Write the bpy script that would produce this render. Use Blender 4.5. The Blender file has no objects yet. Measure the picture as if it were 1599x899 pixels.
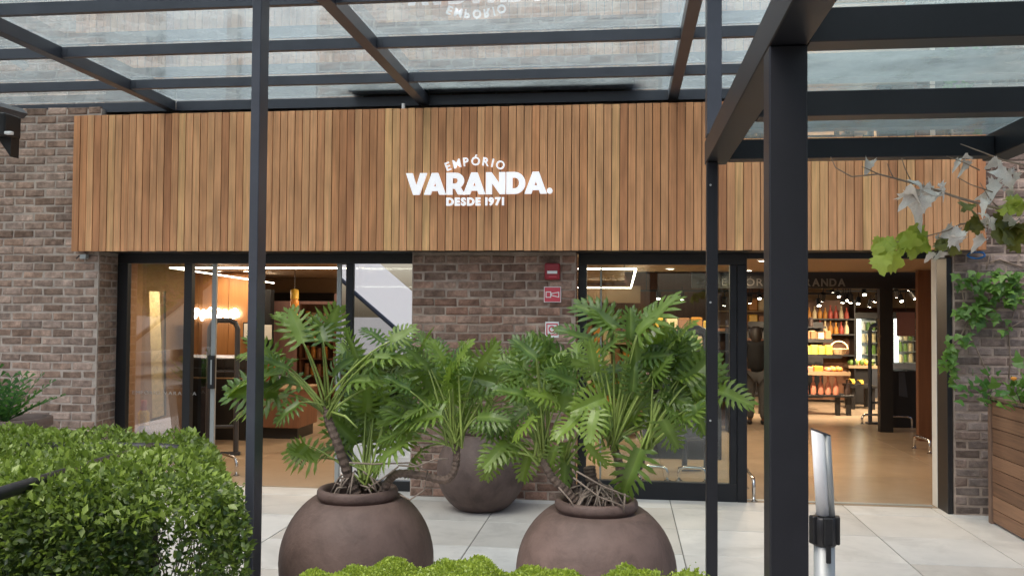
import bpy, bmesh, math, random
import numpy as np
from mathutils import Vector, Matrix, Euler
R = math.radians
random.seed(7); NR = np.random.RandomState(11)
SC = bpy.context.scene
COL = SC.collection
V3 = Vector

# ------------------------------------------------------------------ camera
FPX, EYE = 1400.0, 1.6
PIT, ROL, YAW = R(1.66), R(.42), R(7.15)
_F = V3((-math.sin(YAW)*math.cos(PIT), math.cos(YAW)*math.cos(PIT), math.sin(PIT)))
_R0 = V3((math.cos(YAW), math.sin(YAW), 0)); _U0 = _R0.cross(_F)
_R = _R0*math.cos(ROL)+_U0*math.sin(ROL); _U = -_R0*math.sin(ROL)+_U0*math.cos(ROL)
cam = bpy.data.objects.new('camera', bpy.data.cameras.new('camera')); COL.objects.link(cam)
cam.matrix_world = Matrix(((_R.x, _U.x, -_F.x, 0), (_R.y, _U.y, -_F.y, 0), (_R.z, _U.z, -_F.z, EYE), (0, 0, 0, 1)))
cam.data.sensor_width = 36; cam.data.lens = FPX*36/1599
cam.data.clip_start = .05; cam.data.clip_end = 2000
SC.camera = cam
def at(x, y, Y):
    "the place at distance Y from the camera that the survey of the photograph puts at x, y"
    d = _R*(x-799.5)+_U*(449.5-y)+_F*FPX
    return V3((0, 0, EYE))+d*(Y/d.y)

# ------------------------------------------------------------------ world, sun, exposure
SUN_EL, SUN_AZ = R(64), R(-145)          # azimuth measured from +Y towards +X
w = bpy.data.worlds.new('World'); SC.world = w; w.use_nodes = True
nt = w.node_tree; bgn = nt.nodes['Background']
sky = nt.nodes.new('ShaderNodeTexSky'); sky.sky_type = 'NISHITA'; sky.sun_disc = False
sky.sun_elevation = SUN_EL; sky.sun_rotation = SUN_AZ
sky.air_density = 1.0; sky.dust_density = 5.0; sky.ozone_density = .6
nt.links.new(sky.outputs[0], bgn.inputs[0]); bgn.inputs[1].default_value = .12
sun = bpy.data.objects.new('sun', bpy.data.lights.new('sun', 'SUN')); COL.objects.link(sun)
sun.data.energy = 1.3; sun.data.angle = R(40); sun.data.color = (1, .96, .9)
sd = V3((math.sin(SUN_AZ)*math.cos(SUN_EL), math.cos(SUN_AZ)*math.cos(SUN_EL), math.sin(SUN_EL)))
sun.rotation_euler = sd.to_track_quat('Z', 'Y').to_euler()
SC.view_settings.view_transform = 'Standard'; SC.view_settings.look = 'None'
SC.view_settings.exposure = 0.95; SC.view_settings.gamma = 1
try:
    SC.cycles.max_bounces = 10; SC.cycles.transparent_max_bounces = 24
    SC.cycles.use_denoising = True; SC.cycles.caustics_reflective = False; SC.cycles.caustics_refractive = False
    SC.cycles.sample_clamp_indirect = 6
except Exception: pass

# ------------------------------------------------------------------ materials
def newmat(name):
    m = bpy.data.materials.new(name); m.use_nodes = True
    return m, m.node_tree, m.node_tree.nodes['Principled BSDF']
def N(t, typ, **k):
    n = t.nodes.new(typ)
    for a, b in k.items():
        if a.startswith('i_'):
            key = a[2:]; n.inputs[int(key) if key.isdigit() else key].default_value = b
        else: setattr(n, a, b)
    return n
def rgba(c): return (c[0], c[1], c[2], 1)
def mat(name, col, rough=.6, metal=0, var=.12, scale=8, ovar=0, col2=None, bump=0, bscale=60, stretch=None, spec=.5, coat=0, trans=0, tcol=None, emit=0, stain=0, sscale=2.0):
    m, t, p = newmat(name); L = t.links.new
    tc = N(t, 'ShaderNodeTexCoord'); oi = N(t, 'ShaderNodeObjectInfo')
    off = N(t, 'ShaderNodeVectorMath', operation='MULTIPLY_ADD'); off.inputs[1].default_value = (1, 1, 1)
    sc = N(t, 'ShaderNodeVectorMath', operation='SCALE'); sc.inputs[0].default_value = (37, 53, 71)
    L(oi.outputs['Random'], sc.inputs['Scale']); L(tc.outputs['Object'], off.inputs[0]); L(sc.outputs[0], off.inputs[2])
    vec = off.outputs[0]
    if stretch:
        mp = N(t, 'ShaderNodeMapping'); mp.inputs['Scale'].default_value = stretch; L(vec, mp.inputs[0]); vec = mp.outputs[0]
    nz = N(t, 'ShaderNodeTexNoise', i_Scale=scale, i_Detail=6.0, i_Roughness=.62); L(vec, nz.inputs['Vector'])
    mr = N(t, 'ShaderNodeMapRange'); mr.inputs['From Min'].default_value = .3; mr.inputs['From Max'].default_value = .7
    mr.inputs['To Min'].default_value = 1-var; mr.inputs['To Max'].default_value = 1+var; L(nz.outputs[0], mr.inputs[0])
    val = mr.outputs[0]
    if ovar:
        o2 = N(t, 'ShaderNodeMapRange'); o2.inputs['To Min'].default_value = 1-ovar; o2.inputs['To Max'].default_value = 1+ovar
        L(oi.outputs['Random'], o2.inputs[0]); mu = N(t, 'ShaderNodeMath', operation='MULTIPLY'); L(val, mu.inputs[0]); L(o2.outputs[0], mu.inputs[1]); val = mu.outputs[0]
    if stain:
        sn = N(t, 'ShaderNodeTexNoise', i_Scale=sscale, i_Detail=9.0, i_Roughness=.68, i_Distortion=.6); L(vec, sn.inputs['Vector'])
        sm = N(t, 'ShaderNodeMapRange'); sm.inputs[1].default_value = .48; sm.inputs[2].default_value = .68; sm.inputs[3].default_value = 1; sm.inputs[4].default_value = 1-stain
        L(sn.outputs[0], sm.inputs[0]); s2 = N(t, 'ShaderNodeMath', operation='MULTIPLY'); L(val, s2.inputs[0]); L(sm.outputs[0], s2.inputs[1]); val = s2.outputs[0]
    base = N(t, 'ShaderNodeMix', data_type='RGBA'); base.inputs[6].default_value = rgba(col); base.inputs[7].default_value = rgba(col2 or col)
    if col2:
        wn = N(t, 'ShaderNodeTexWhiteNoise', noise_dimensions='1D'); L(oi.outputs['Random'], wn.inputs['W']); L(wn.outputs['Value'], base.inputs[0])
    vm = N(t, 'ShaderNodeVectorMath', operation='SCALE'); L(base.outputs[2], vm.inputs[0]); L(val, vm.inputs['Scale'])
    L(vm.outputs[0], p.inputs['Base Color'])
    p.inputs['Roughness'].default_value = rough; p.inputs['Metallic'].default_value = metal
    p.inputs['Specular IOR Level'].default_value = spec; p.inputs['Coat Weight'].default_value = coat
    if bump:
        bn = N(t, 'ShaderNodeTexNoise', i_Scale=bscale, i_Detail=5.0); L(vec, bn.inputs['Vector'])
        bp = N(t, 'ShaderNodeBump', i_Strength=bump, i_Distance=.01); L(bn.outputs[0], bp.inputs['Height']); L(bp.outputs[0], p.inputs['Normal'])
    if emit:
        p.inputs['Emission Color'].default_value = rgba(col); p.inputs['Emission Strength'].default_value = emit
    if trans:
        tr = N(t, 'ShaderNodeBsdfTranslucent'); tv = N(t, 'ShaderNodeVectorMath', operation='SCALE'); tv.inputs[0].default_value = tcol or col; L(val, tv.inputs['Scale']); L(tv.outputs[0], tr.inputs[0])
        mx = N(t, 'ShaderNodeMixShader', i_0=trans); L(p.outputs[0], mx.inputs[1]); L(tr.outputs[0], mx.inputs[2])
        L(mx.outputs[0], t.nodes['Material Output'].inputs[0])
    return m
def emat(name, col, s):
    m, t, p = newmat(name); p.inputs['Base Color'].default_value = rgba(col)
    p.inputs['Emission Color'].default_value = rgba(col); p.inputs['Emission Strength'].default_value = s
    return m
def glassmat(name, refl=0.0, tint=(.94, .97, .96), dirt=0, dcol=(.5, .56, .57)):
    m, t, p = newmat(name); t.nodes.remove(p); L = t.links.new
    tr = N(t, 'ShaderNodeBsdfTransparent'); tr.inputs[0].default_value = rgba(tint)
    gl = N(t, 'ShaderNodeBsdfGlossy', i_Roughness=.0); gl.inputs[0].default_value = (.97, .98, 1, 1)
    fr = N(t, 'ShaderNodeFresnel', i_IOR=1.5); ge = N(t, 'ShaderNodeNewGeometry')
    ma = N(t, 'ShaderNodeMath', operation='MULTIPLY_ADD', i_1=1.6*(1-refl), i_2=refl); ma.use_clamp = True; L(fr.outputs[0], ma.inputs[0])
    inv = N(t, 'ShaderNodeMath', operation='SUBTRACT', i_0=1.0); L(ge.outputs['Backfacing'], inv.inputs[1])
    mu = N(t, 'ShaderNodeMath', operation='MULTIPLY'); L(ma.outputs[0], mu.inputs[0]); L(inv.outputs[0], mu.inputs[1])
    under = tr.outputs[0]
    if dirt:
        tl = N(t, 'ShaderNodeBsdfTranslucent'); tl.inputs[0].default_value = rgba(dcol)
        tc = N(t, 'ShaderNodeTexCoord'); nz = N(t, 'ShaderNodeTexNoise', i_Scale=3.0, i_Detail=8.0, i_Roughness=.7)
        L(tc.outputs['Object'], nz.inputs['Vector'])
        mr = N(t, 'ShaderNodeMapRange'); mr.inputs[1].default_value = .34; mr.inputs[2].default_value = .68; mr.inputs[3].default_value = dirt*.45; mr.inputs[4].default_value = min(1, dirt*1.7)
        L(nz.outputs[0], mr.inputs[0]); md = N(t, 'ShaderNodeMixShader'); L(mr.outputs[0], md.inputs[0]); L(under, md.inputs[1]); L(tl.outputs[0], md.inputs[2]); under = md.outputs[0]
    mx = N(t, 'ShaderNodeMixShader'); L(mu.outputs[0], mx.inputs[0]); L(under, mx.inputs[1]); L(gl.outputs[0], mx.inputs[2])
    L(mx.outputs[0], t.nodes['Material Output'].inputs[0])
    return m
def boardmat():
    m, t, p = newmat('cedar_board'); L = t.links.new
    tc = N(t, 'ShaderNodeTexCoord'); oi = N(t, 'ShaderNodeObjectInfo')
    sc = N(t, 'ShaderNodeVectorMath', operation='SCALE'); sc.inputs[0].default_value = (37, 53, 71); L(oi.outputs['Random'], sc.inputs['Scale'])
    ad = N(t, 'ShaderNodeVectorMath', operation='ADD'); L(tc.outputs['Object'], ad.inputs[0]); L(sc.outputs[0], ad.inputs[1])
    wn = N(t, 'ShaderNodeTexWhiteNoise', noise_dimensions='1D'); L(oi.outputs['Random'], wn.inputs['W'])
    cr = N(t, 'ShaderNodeValToRGB'); e = cr.color_ramp
    cols = [(0, (.60, .282, .130)), (.12, (.50, .222, .105)), (.30, (.615, .302, .145)), (.6, (.665, .342, .170)), (.88, (.70, .378, .185)), (1, (.78, .46, .21))]
    e.elements[0].position = 0; e.elements[0].color = rgba(cols[0][1]); e.elements[1].position = 1; e.elements[1].color = rgba(cols[-1][1])
    for q, c in cols[1:-1]:
        x = e.elements.new(q); x.color = rgba(c)
    L(wn.outputs['Value'], cr.inputs[0])
    mp = N(t, 'ShaderNodeMapping'); mp.inputs['Scale'].default_value = (60, 60, 1.6); L(ad.outputs[0], mp.inputs[0])
    g = N(t, 'ShaderNodeTexNoise', i_Scale=1.0, i_Detail=7.0, i_Roughness=.65); L(mp.outputs[0], g.inputs['Vector'])
    mp2 = N(t, 'ShaderNodeMapping'); mp2.inputs['Scale'].default_value = (9, 9, 2.2); L(ad.outputs[0], mp2.inputs[0])
    g2 = N(t, 'ShaderNodeTexNoise', i_Scale=1.0, i_Detail=3.0); L(mp2.outputs[0], g2.inputs['Vector'])
    r1 = N(t, 'ShaderNodeMapRange'); r1.inputs[1].default_value = .3; r1.inputs[2].default_value = .7; r1.inputs[3].default_value = .78; r1.inputs[4].default_value = 1.18; L(g.outputs[0], r1.inputs[0])
    r2 = N(t, 'ShaderNodeMapRange'); r2.inputs[1].default_value = .3; r2.inputs[2].default_value = .7; r2.inputs[3].default_value = .78; r2.inputs[4].default_value = 1.2; L(g2.outputs[0], r2.inputs[0])
    mu = N(t, 'ShaderNodeMath', operation='MULTIPLY'); L(r1.outputs[0], mu.inputs[0]); L(r2.outputs[0], mu.inputs[1])
    vs = N(t, 'ShaderNodeVectorMath', operation='SCALE'); L(cr.outputs[0], vs.inputs[0]); L(mu.outputs[0], vs.inputs['Scale'])
    L(vs.outputs[0], p.inputs['Base Color']); p.inputs['Roughness'].default_value = .5; p.inputs['Specular IOR Level'].default_value = .35
    bp = N(t, 'ShaderNodeBump', i_Strength=.25, i_Distance=.004); L(g.outputs[0], bp.inputs['Height']); L(bp.outputs[0], p.inputs['Normal'])
    return m
def leafmat(name, dark, light, tcol, attr=True, rough=.42, spec=.4):
    m, t, p = newmat(name); L = t.links.new
    mx = N(t, 'ShaderNodeMix', data_type='RGBA'); mx.inputs[6].default_value = rgba(dark); mx.inputs[7].default_value = rgba(light)
    if attr:
        a = N(t, 'ShaderNodeAttribute', attribute_name='tone'); L(a.outputs['Fac'], mx.inputs[0]); f = a.outputs['Fac']
    else:
        oi = N(t, 'ShaderNodeObjectInfo'); tc = N(t, 'ShaderNodeTexCoord')
        nz = N(t, 'ShaderNodeTexNoise', i_Scale=5.0, i_Detail=3.0); L(tc.outputs['Object'], nz.inputs['Vector'])
        ad = N(t, 'ShaderNodeMath', operation='MULTIPLY_ADD', i_1=.5, i_2=-.1); ad.use_clamp = True
        a2 = N(t, 'ShaderNodeMath', operation='MULTIPLY_ADD', i_1=.75); L(oi.outputs['Random'], a2.inputs[0]); L(nz.outputs[0], ad.inputs[0]); L(ad.outputs[0], a2.inputs[2]); a2.use_clamp = True
        L(a2.outputs[0], mx.inputs[0])
    colout = mx.outputs[2]
    if name.startswith('phil'):
        ra = N(t, 'ShaderNodeAttribute', attribute_name='rib'); rm = N(t, 'ShaderNodeMix', data_type='RGBA'); rm.inputs[7].default_value = (.22, .32, .08, 1)
        rp = N(t, 'ShaderNodeMath', operation='POWER', i_1=2.2); L(ra.outputs['Fac'], rp.inputs[0]); L(rp.outputs[0], rm.inputs[0]); L(colout, rm.inputs[6]); colout = rm.outputs[2]
    L(colout, p.inputs['Base Color']); p.inputs['Roughness'].default_value = rough; p.inputs['Specular IOR Level'].default_value = spec
    tr = N(t, 'ShaderNodeBsdfTranslucent'); tr.inputs[0].default_value = rgba(tcol)
    ms = N(t, 'ShaderNodeMixShader', i_0=.28); L(p.outputs[0], ms.inputs[1]); L(tr.outputs[0], ms.inputs[2]); L(ms.outputs[0], t.nodes['Material Output'].inputs[0])
    return m
M = {}
M['board'] = boardmat()
M['metal'] = mat('graphite_painted_steel', (.052, .058, .074), .34, 0, .12, 6, bump=.03, bscale=140, spec=.5)
M['metal2'] = mat('dark_steel_with_shade', (.0115, .0125, .0165), .42, 0, .15, 6, bump=.03, bscale=140, spec=.35)  # walkway pergola's shade is put into this darker colour; dark mullions share it
M['black'] = mat('black_powder_coat', (.012, .012, .014), .45, 0, .15, 5)
M['brick_l'] = mat('grey_brown_brick', (.27, .178, .134), .9, 0, .38, 16, .32, (.33, .245, .205), .6, 70, spec=.2, stain=-.5, sscale=7)
M['brick_c'] = mat('red_brown_brick', (.225, .125, .092), .9, 0, .38, 16, .3, (.29, .20, .16), .6, 70, spec=.2, stain=-.6, sscale=7)
M['brick_r'] = mat('dusty_grey_brick', (.195, .142, .12), .9, 0, .4, 16, .35, (.275, .222, .20), .6, 70, spec=.2)
M['mortar'] = mat('pale_mortar', (.47, .395, .345), .95, 0, .22, 12, bump=.5, bscale=90, spec=.1)
M['mortar_d'] = mat('stained_mortar', (.40, .315, .265), .95, 0, .35, 7, bump=.5, bscale=90, spec=.1)
M['glass'] = glassmat('clear_glass')
M['glass_refl'] = glassmat('solar_coated_glass', .76, (.75, .78, .78))
M['glass_mid'] = glassmat('lightly_coated_glass', .17, (.9, .91, .9))
M['roofglass'] = glassmat('dusty_roof_glass', .03, (.86, .92, .93), .28, (.55, .63, .64))
M['roofglass2'] = glassmat('dirty_roof_glass', .02, (.8, .88, .88), .40, (.50, .58, .60))
M['slab'] = mat('honed_pale_stone', (.55, .51, .475), .5, 0, .09, 2.2, .07, (.68, .66, .645), .04, 120, stain=.22, sscale=1.6)
M['grout'] = mat('grey_grout', (.2, .185, .17), .9)
M['ground'] = mat('far_paving', (.13, .125, .115), .85, 0, .2, .4)
M['tile'] = mat('beige_floor_tile', (.43, .325, .23), .24, 0, .09, 1.5, .05, (.47, .36, .255), stain=.12, sscale=1.2)
M['terra'] = mat('brown_terracotta', (.135, .094, .082), .62, 0, .28, 3.2, .08, None, .3, 45, spec=.3, stain=.36, sscale=4.5)
M['soil'] = mat('dark_soil', (.045, .032, .024), .95, 0, .4, 30, bump=1, bscale=60)
M['trunk'] = mat('scarred_stem', (.13, .095, .075), .85, 0, .4, 22, bump=.8, bscale=50)
M['stalk'] = mat('leaf_stalk', (.24, .32, .075), .45, 0, .25, 9, .25)
M['root'] = mat('aerial_root', (.23, .185, .15), .85, 0, .3, 20)
M['phil'] = leafmat('philodendron_leaf', (.020, .070, .020), (.21, .31, .045), (.30, .46, .04), False, .34, .5)
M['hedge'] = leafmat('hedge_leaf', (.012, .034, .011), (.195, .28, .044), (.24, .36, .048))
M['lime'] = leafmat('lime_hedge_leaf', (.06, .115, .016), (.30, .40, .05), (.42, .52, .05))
M['vine'] = leafmat('vine_leaf', (.03, .09, .02), (.16, .30, .05), (.2, .4, .05), False)
M['fern'] = leafmat('fern_leaf', (.03, .10, .025), (.09, .22, .05), (.15, .33, .05), False)
M['tree'] = leafmat('tree_leaf', (.03, .06, .015), (.12, .20, .04), (.15, .26, .04))
M['plane_g'] = leafmat('lime_plane_leaf', (.26, .36, .04), (.46, .52, .09), (.55, .65, .08), False)
M['plane_o'] = leafmat('olive_plane_leaf', (.09, .10, .02), (.17, .17, .035), (.2, .22, .03), False)
M['plane_w'] = mat('pale_dry_leaf', (.86, .80, .75), .8, 0, .15, 20, .15, trans=.2, tcol=(.5, .48, .45))
M['twig'] = mat('grey_twig', (.28, .21, .16), .85, 0, .3, 15)
M['bark'] = mat('plane_bark', (.25, .22, .18), .9, 0, .4, 6, bump=.6, bscale=20)
M['branchwood'] = mat('hedge_twig', (.07, .055, .04), .9, 0, .3, 15)
M['white'] = mat('white_enamel', (.85, .85, .86), .35, 0, .02)
M['letter'] = emat('lit_white_acrylic', (.93, .93, .97), .24)
M['letter_d'] = mat('grey_letter', (.16, .155, .15), .5)
M['decal'] = mat('frosted_lettering', (.34, .33, .32), .7)
M['red'] = mat('red_plastic', (.30, .018, .03), .35, 0, .06)
M['signred'] = mat('red_sign_print', (.62, .07, .10), .5, 0, .04)
M['chrome'] = mat('brushed_chrome', (.72, .72, .73), .2, 1, .05)
M['alu'] = mat('satin_aluminium', (.40, .42, .42), .5, .45, .06, 3, stretch=(40, 40, 1))
M['plank'] = mat('planter_plank', (.205, .105, .062), .65, 0, .3, 1.0, .18, (.27, .15, .09), .2, 4, stretch=(60, 2.0, 60))
M['plankcap'] = mat('planter_post', (.20, .125, .09), .7, 0, .3, 1.0, .1, None, .2, 3, stretch=(50, 50, 3))
M['orange'] = mat('orange_veneer', (.36, .165, .06), .5, 0, .16, 1.0, stretch=(18, 18, 1.2))
M['brown'] = mat('walnut_veneer', (.17, .075, .04), .5, 0, .2, 1.0, .1, stretch=(18, 18, 1.2))
M['tan'] = mat('tan_ceiling', (.32, .215, .125), .75, 0, .03)
M['wallb'] = mat('brown_plaster', (.30, .175, .095), .8, 0, .06)
M['darkroom'] = mat('black_ceiling', (.016, .014, .013), .8, 0, .2)
M['neon'] = emat('neon_white', (1, .97, .93), 5)
M['led'] = emat('warm_led', (1, .88, .70), 7)
M['spot'] = emat('spot_lens', (1, .88, .68), 16)
M['fridge'] = emat('fridge_lamp', (.95, 1, .95), 2.2)
M['paper'] = mat('printed_paper', (.75, .74, .71), .7, 0, .05)
M['kraft'] = mat('red_brown_notice', (.30, .13, .09), .7, 0, .05)
M['screen'] = mat('grey_monitor', (.33, .40, .43), .45)
M['jeans'] = mat('grey_denim', (.075, .074, .075), .85, 0, .15, 30)
M['cloth'] = mat('black_knit', (.006, .006, .007), .85, 0, .2, 40)
M['skin'] = mat('skin', (.16, .085, .055), .55)
M['hair'] = mat('dark_hair', (.02, .014, .01), .5, 0, .3, 60)
M['tent'] = mat('white_tent_cloth', (.78, .77, .75), .8, 0, .03, trans=.35, tcol=(.8, .8, .78))
M['blind'] = mat('white_blind', (.72, .74, .74), .7, 0, .03)
M['blue'] = mat('blue_hose', (.03, .16, .42), .45)
M['stoneband'] = mat('grey_stone_band', (.25, .215, .2), .85, 0, .2, 6, bump=.3, bscale=40)
for n, c in dict(p_cream=(.62, .50, .30), p_yellow=(.66, .42, .06), p_amber=(.52, .22, .035), p_red=(.42, .07, .045), p_pink=(.60, .23, .15), p_brown=(.24, .11, .05), p_green=(.13, .22, .05), p_orange=(.62, .25, .04), p_white=(.68, .62, .52), p_dark=(.05, .03, .025)).items():
    M[n] = mat(n[2:]+'_packaging', c, .45, 0, .25, 25, .15)

# ------------------------------------------------------------------ geometry helpers
WL = {}
def tag(o, label=None, cat=None, group=None, kind=None):
    if label: o['label'] = label
    if cat: o['category'] = cat
    if group: o['group'] = group
    if kind: o['kind'] = kind
    return o
def place(o, parent, loc):
    "links o with its origin at the world place loc"
    loc = V3(loc); COL.objects.link(o); WL[o] = loc
    if parent: o.parent = parent; o.location = loc-WL[parent]
    else: o.location = loc
    return o
def thing(name, label, cat, loc, group=None):
    o = bpy.data.objects.new(name, None); o.empty_display_size = .1
    place(o, None, loc); return tag(o, label, cat, group)
class G:
    def __init__(s): s.v = []; s.f = []
    def add(s, vs, fs):
        b = len(s.v); s.v += [V3(v) for v in vs]; s.f += [tuple(b+i for i in f) for f in fs]; return s
    def box(s, x0, x1, y0, y1, z0, z1):
        return s.add([(x0,y0,z0),(x1,y0,z0),(x1,y1,z0),(x0,y1,z0),(x0,y0,z1),(x1,y0,z1),(x1,y1,z1),(x0,y1,z1)],
                     [(0,3,2,1),(4,5,6,7),(0,1,5,4),(1,2,6,5),(2,3,7,6),(3,0,4,7)])
    def tube(s, pts, r, n=8, caps=True):
        pts = [V3(p) for p in pts]; rs = r if isinstance(r, (list, tuple)) else [r]*len(pts)
        rings = []; up = None
        for i, p in enumerate(pts):
            d = (pts[min(i+1, len(pts)-1)]-pts[max(i-1, 0)]).normalized()
            if up is None: up = V3((0,0,1)) if abs(d.z) < .9 else V3((0,1,0))
            a = d.cross(up).normalized(); b = d.cross(a).normalized(); up = -b if False else up
            rings.append([p+(a*math.cos(2*math.pi*k/n)+b*math.sin(2*math.pi*k/n))*rs[i] for k in range(n)])
        vs = [v for q in rings for v in q]; fs = []
        for i in range(len(pts)-1):
            for k in range(n):
                fs.append((i*n+k, i*n+(k+1)%n, (i+1)*n+(k+1)%n, (i+1)*n+k))
        if caps: fs += [tuple(range(n))[::-1], tuple((len(pts)-1)*n+k for k in range(n))]
        return s.add(vs, fs)
    def lathe(s, c, prof, n=40):
        c = V3(c); vs = []; fs = []
        for r, z in prof:
            for k in range(n):
                a = 2*math.pi*k/n; vs.append(c+V3((r*math.cos(a), r*math.sin(a), z)))
        for i in range(len(prof)-1):
            for k in range(n): fs.append((i*n+k, i*n+(k+1)%n, (i+1)*n+(k+1)%n, (i+1)*n+k))
        return s.add(vs, fs)
    def prism(s, poly, y0, y1):
        "poly in x,z (counter-clockwise seen from -y) extruded along y"
        n = len(poly)
        return s.add([(x,y0,z) for x,z in poly]+[(x,y1,z) for x,z in poly],
                     [tuple(range(n)), tuple(range(2*n-1, n-1, -1))]+[(i, n+i, n+(i+1)%n, (i+1)%n) for i in range(n)])
    def mesh(s, name, loc=(0,0,0), smooth=False, bevel=0, seg=1):
        me = bpy.data.meshes.new(name); l = V3(loc)
        me.from_pydata([v-l for v in s.v], [], s.f)
        bm = bmesh.new(); bm.from_mesh(me)
        bmesh.ops.recalc_face_normals(bm, faces=bm.faces)
        if bevel: bmesh.ops.bevel(bm, geom=[e for e in bm.edges], offset=bevel, segments=seg, affect='EDGES', profile=.5)
        bm.to_mesh(me); bm.free()
        if smooth:
            for p in me.polygons: p.use_smooth = len(p.vertices) <= 4
        return me
    def build(s, name, m, parent=None, loc=None, smooth=False, bevel=0, seg=1):
        if loc is None: loc = WL[parent] if parent else (0,0,0)
        me = s.mesh(name, loc, smooth, bevel, seg); me.materials.append(M[m])
        return place(bpy.data.objects.new(name, me), parent, loc)
def box(name, m, parent, x0, x1, y0, y1, z0, z1, bevel=0, loc=None):
    return G().box(x0,x1,y0,y1,z0,z1).build(name, m, parent, loc or ((x0+x1)/2, (y0+y1)/2, z0), bevel=bevel)
def inst(name, me, parent, loc, rot=None, scl=None):
    o = bpy.data.objects.new(name, me); place(o, parent, loc)
    if rot is not None: o.rotation_euler = rot
    if scl is not None: o.scale = scl
    return o
def struct(o, label=None): o['kind'] = 'structure'; return o

# ================================================================== GROUND
g = G(); g.add([(-300,-300,-.03),(300,-300,-.03),(300,300,-.03),(-300,300,-.03)], [(0,1,2,3)])
struct(g.build('ground', 'ground'))
pav = struct(G().box(-6.6, 4.6, 1.2, 7.99, -.026, -.006).build('pavement', 'grout', None, (0, 4, -.02)))
JX = [-6.85, -5.4, -3.95, -2.5, -1.055, .397, 1.845, 2.56, 3.29, 4.0]; JY = [1.75, 2.485, 3.22, 3.95, 4.685, 5.42, 6.15, 6.88, 7.61]
SLABS = {}
def slab(x0, x1, y0, y1):
    k = (round(x1-x0, 3), round(y1-y0, 3))
    if k not in SLABS:
        me = G().box(-k[0]/2+.004, k[0]/2-.004, -k[1]/2+.004, k[1]/2-.004, -.02, 0).mesh('paving_slab', bevel=.002); me.materials.append(M['slab']); SLABS[k] = me
    inst('paving_slab', SLABS[k], pav, ((x0+x1)/2, (y0+y1)/2, random.uniform(-.0008, .0008)))
for i in range(len(JX)-1):
    for j in range(len(JY)-1): slab(JX[i], JX[i+1], JY[j], JY[j+1])
    slab(JX[i], JX[i+1], 7.61, 7.955)

# shop floor
fl = struct(G().box(-9, 7, 7.99, 24, -.03, -.008).build('shop_floor', 'grout', None, (0, 12, -.02)))
tm = G().box(-.7235, .7235, -.7235, .7235, -.02, 0).mesh('floor_tile', bevel=.0012); tm.materials.append(M['tile'])
for i in range(10):
    for j in range(10): inst('floor_tile', tm, fl, (-7.58+1.45*i, 8.70+1.45*j, 0))
# ================================================================== BRICKWORK
BW, BH, J = .2025, .0755, .0132
def brickmeshes(mname, kinds, depth=.03):
    out = {}
    for L in kinds:
        lst = []
        for q in range(6):
            h = BH-J; b = .006
            x = L/2; vs = []; r = lambda a: random.uniform(-a, a)
            for (sx, sz) in ((-1,-1),(1,-1),(1,1),(-1,1)): vs.append((sx*x+r(.0045), .0+r(.0015)+.007, sz*h/2+r(.005)))
            for (sx, sz) in ((-1,-1),(1,-1),(1,1),(-1,1)): vs.append((sx*(x-b-abs(r(.006))), r(.003), sz*(h/2-b-abs(r(.003)))))
            for (sx, sz) in ((-1,-1),(1,-1),(1,1),(-1,1)): vs.append((sx*x, depth, sz*h/2))
            fs = [(4,5,6,7)]+[(i,(i+1)%4,4+(i+1)%4,4+i) for i in range(4)]+[(8+i,8+(i+1)%4,(i+1)%4,i) for i in range(4)]
            me = G().add(vs, fs).mesh('brick'); me.materials.append(M[mname]); lst.append(me)
        out[L] = lst
    return out
FULL, HALF = BW-J, BW/2-J
BM = {k: brickmeshes(k, (round(FULL,4), round(HALF,4), .05)) for k in ('brick_l','brick_c','brick_r')}
def brickface(parent, key, x0, x1, z0, z1, y, nx=0, side=None, skip=None):
    "courses of bricks on a face at y (side=None), or on the end face at x=side running back from y=x0 to y=x1"
    ph = 0; n0 = int(round(z0/BH)); z = n0*BH; n = 0
    while z+BH*.5 < z1:
        u = x0; off = (n0 % 2)*BW/2
        first = True
        while u < x1-.03:
            L = BW
            if first and n0 % 2: L = BW/2
            first = False
            if u+L > x1+.02: L = x1-u
            if L-J < .04: break
            kk = round(FULL,4) if L > .16 else (round(HALF,4) if L > .07 else .05)
            me = random.choice(BM[key][kk]); sx = (L-J)/kk
            c = u+L/2
            if not (skip and skip(c, z+BH/2)):
                dy = random.uniform(-.004, .004)
                if side is None: o = inst('brick', me, parent, (c, y-.0065+dy, z+BH/2), (random.uniform(-.01,.01), random.uniform(-.012,.012), random.uniform(-.012,.012)), (sx, 1, random.uniform(.95, 1.02)))
                else: o = inst('brick', me, parent, (side+.0065+dy, c, z+BH/2), (0, random.uniform(-.01,.01), math.pi/2), (sx, 1, random.uniform(.95, 1.02)))
                n += 1
            u += L
        z += BH; n0 += 1
    return n
lw = thing('brick_wall', 'grey brown brick wall with pale mortar left of the wooden sign fascia', 'wall', (-5.7, 7.8, 0))
box('mortar_bed', 'mortar', lw, -9, -4.755, 7.63, 8.05, 0, 3.45)
brickface(lw, 'brick_l', -6.41, -4.757, .38, 3.44, 7.63)
brickface(lw, 'brick_l', 7.64, 7.94, .38, 2.12, None, side=-4.755)
pc = thing('brick_pier', 'red brown brick pier between the two glazed shopfronts', 'wall', (-1.13, 7.9, 0))
box('mortar_bed', 'mortar_d', pc, -1.862, -.418, 7.75, 8.05, 0, 2.6)
brickface(pc, 'brick_c', -1.862, -.418, 0, 2.13, 7.75)
brickface(pc, 'brick_c', 7.76, 7.94, 0, 2.12, None, side=-.418)
rw = thing('brick_wall', 'dusty grey brick wall with climbing vine right of the entrance', 'wall', (3.3, 7.9, 0))
box('mortar_bed', 'mortar_d', rw, 2.665, 5.5, 7.72, 8.05, 0, 3.45)
brickface(rw, 'brick_r', 2.667, 3.7, 0, 3.44, 7.72)
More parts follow.
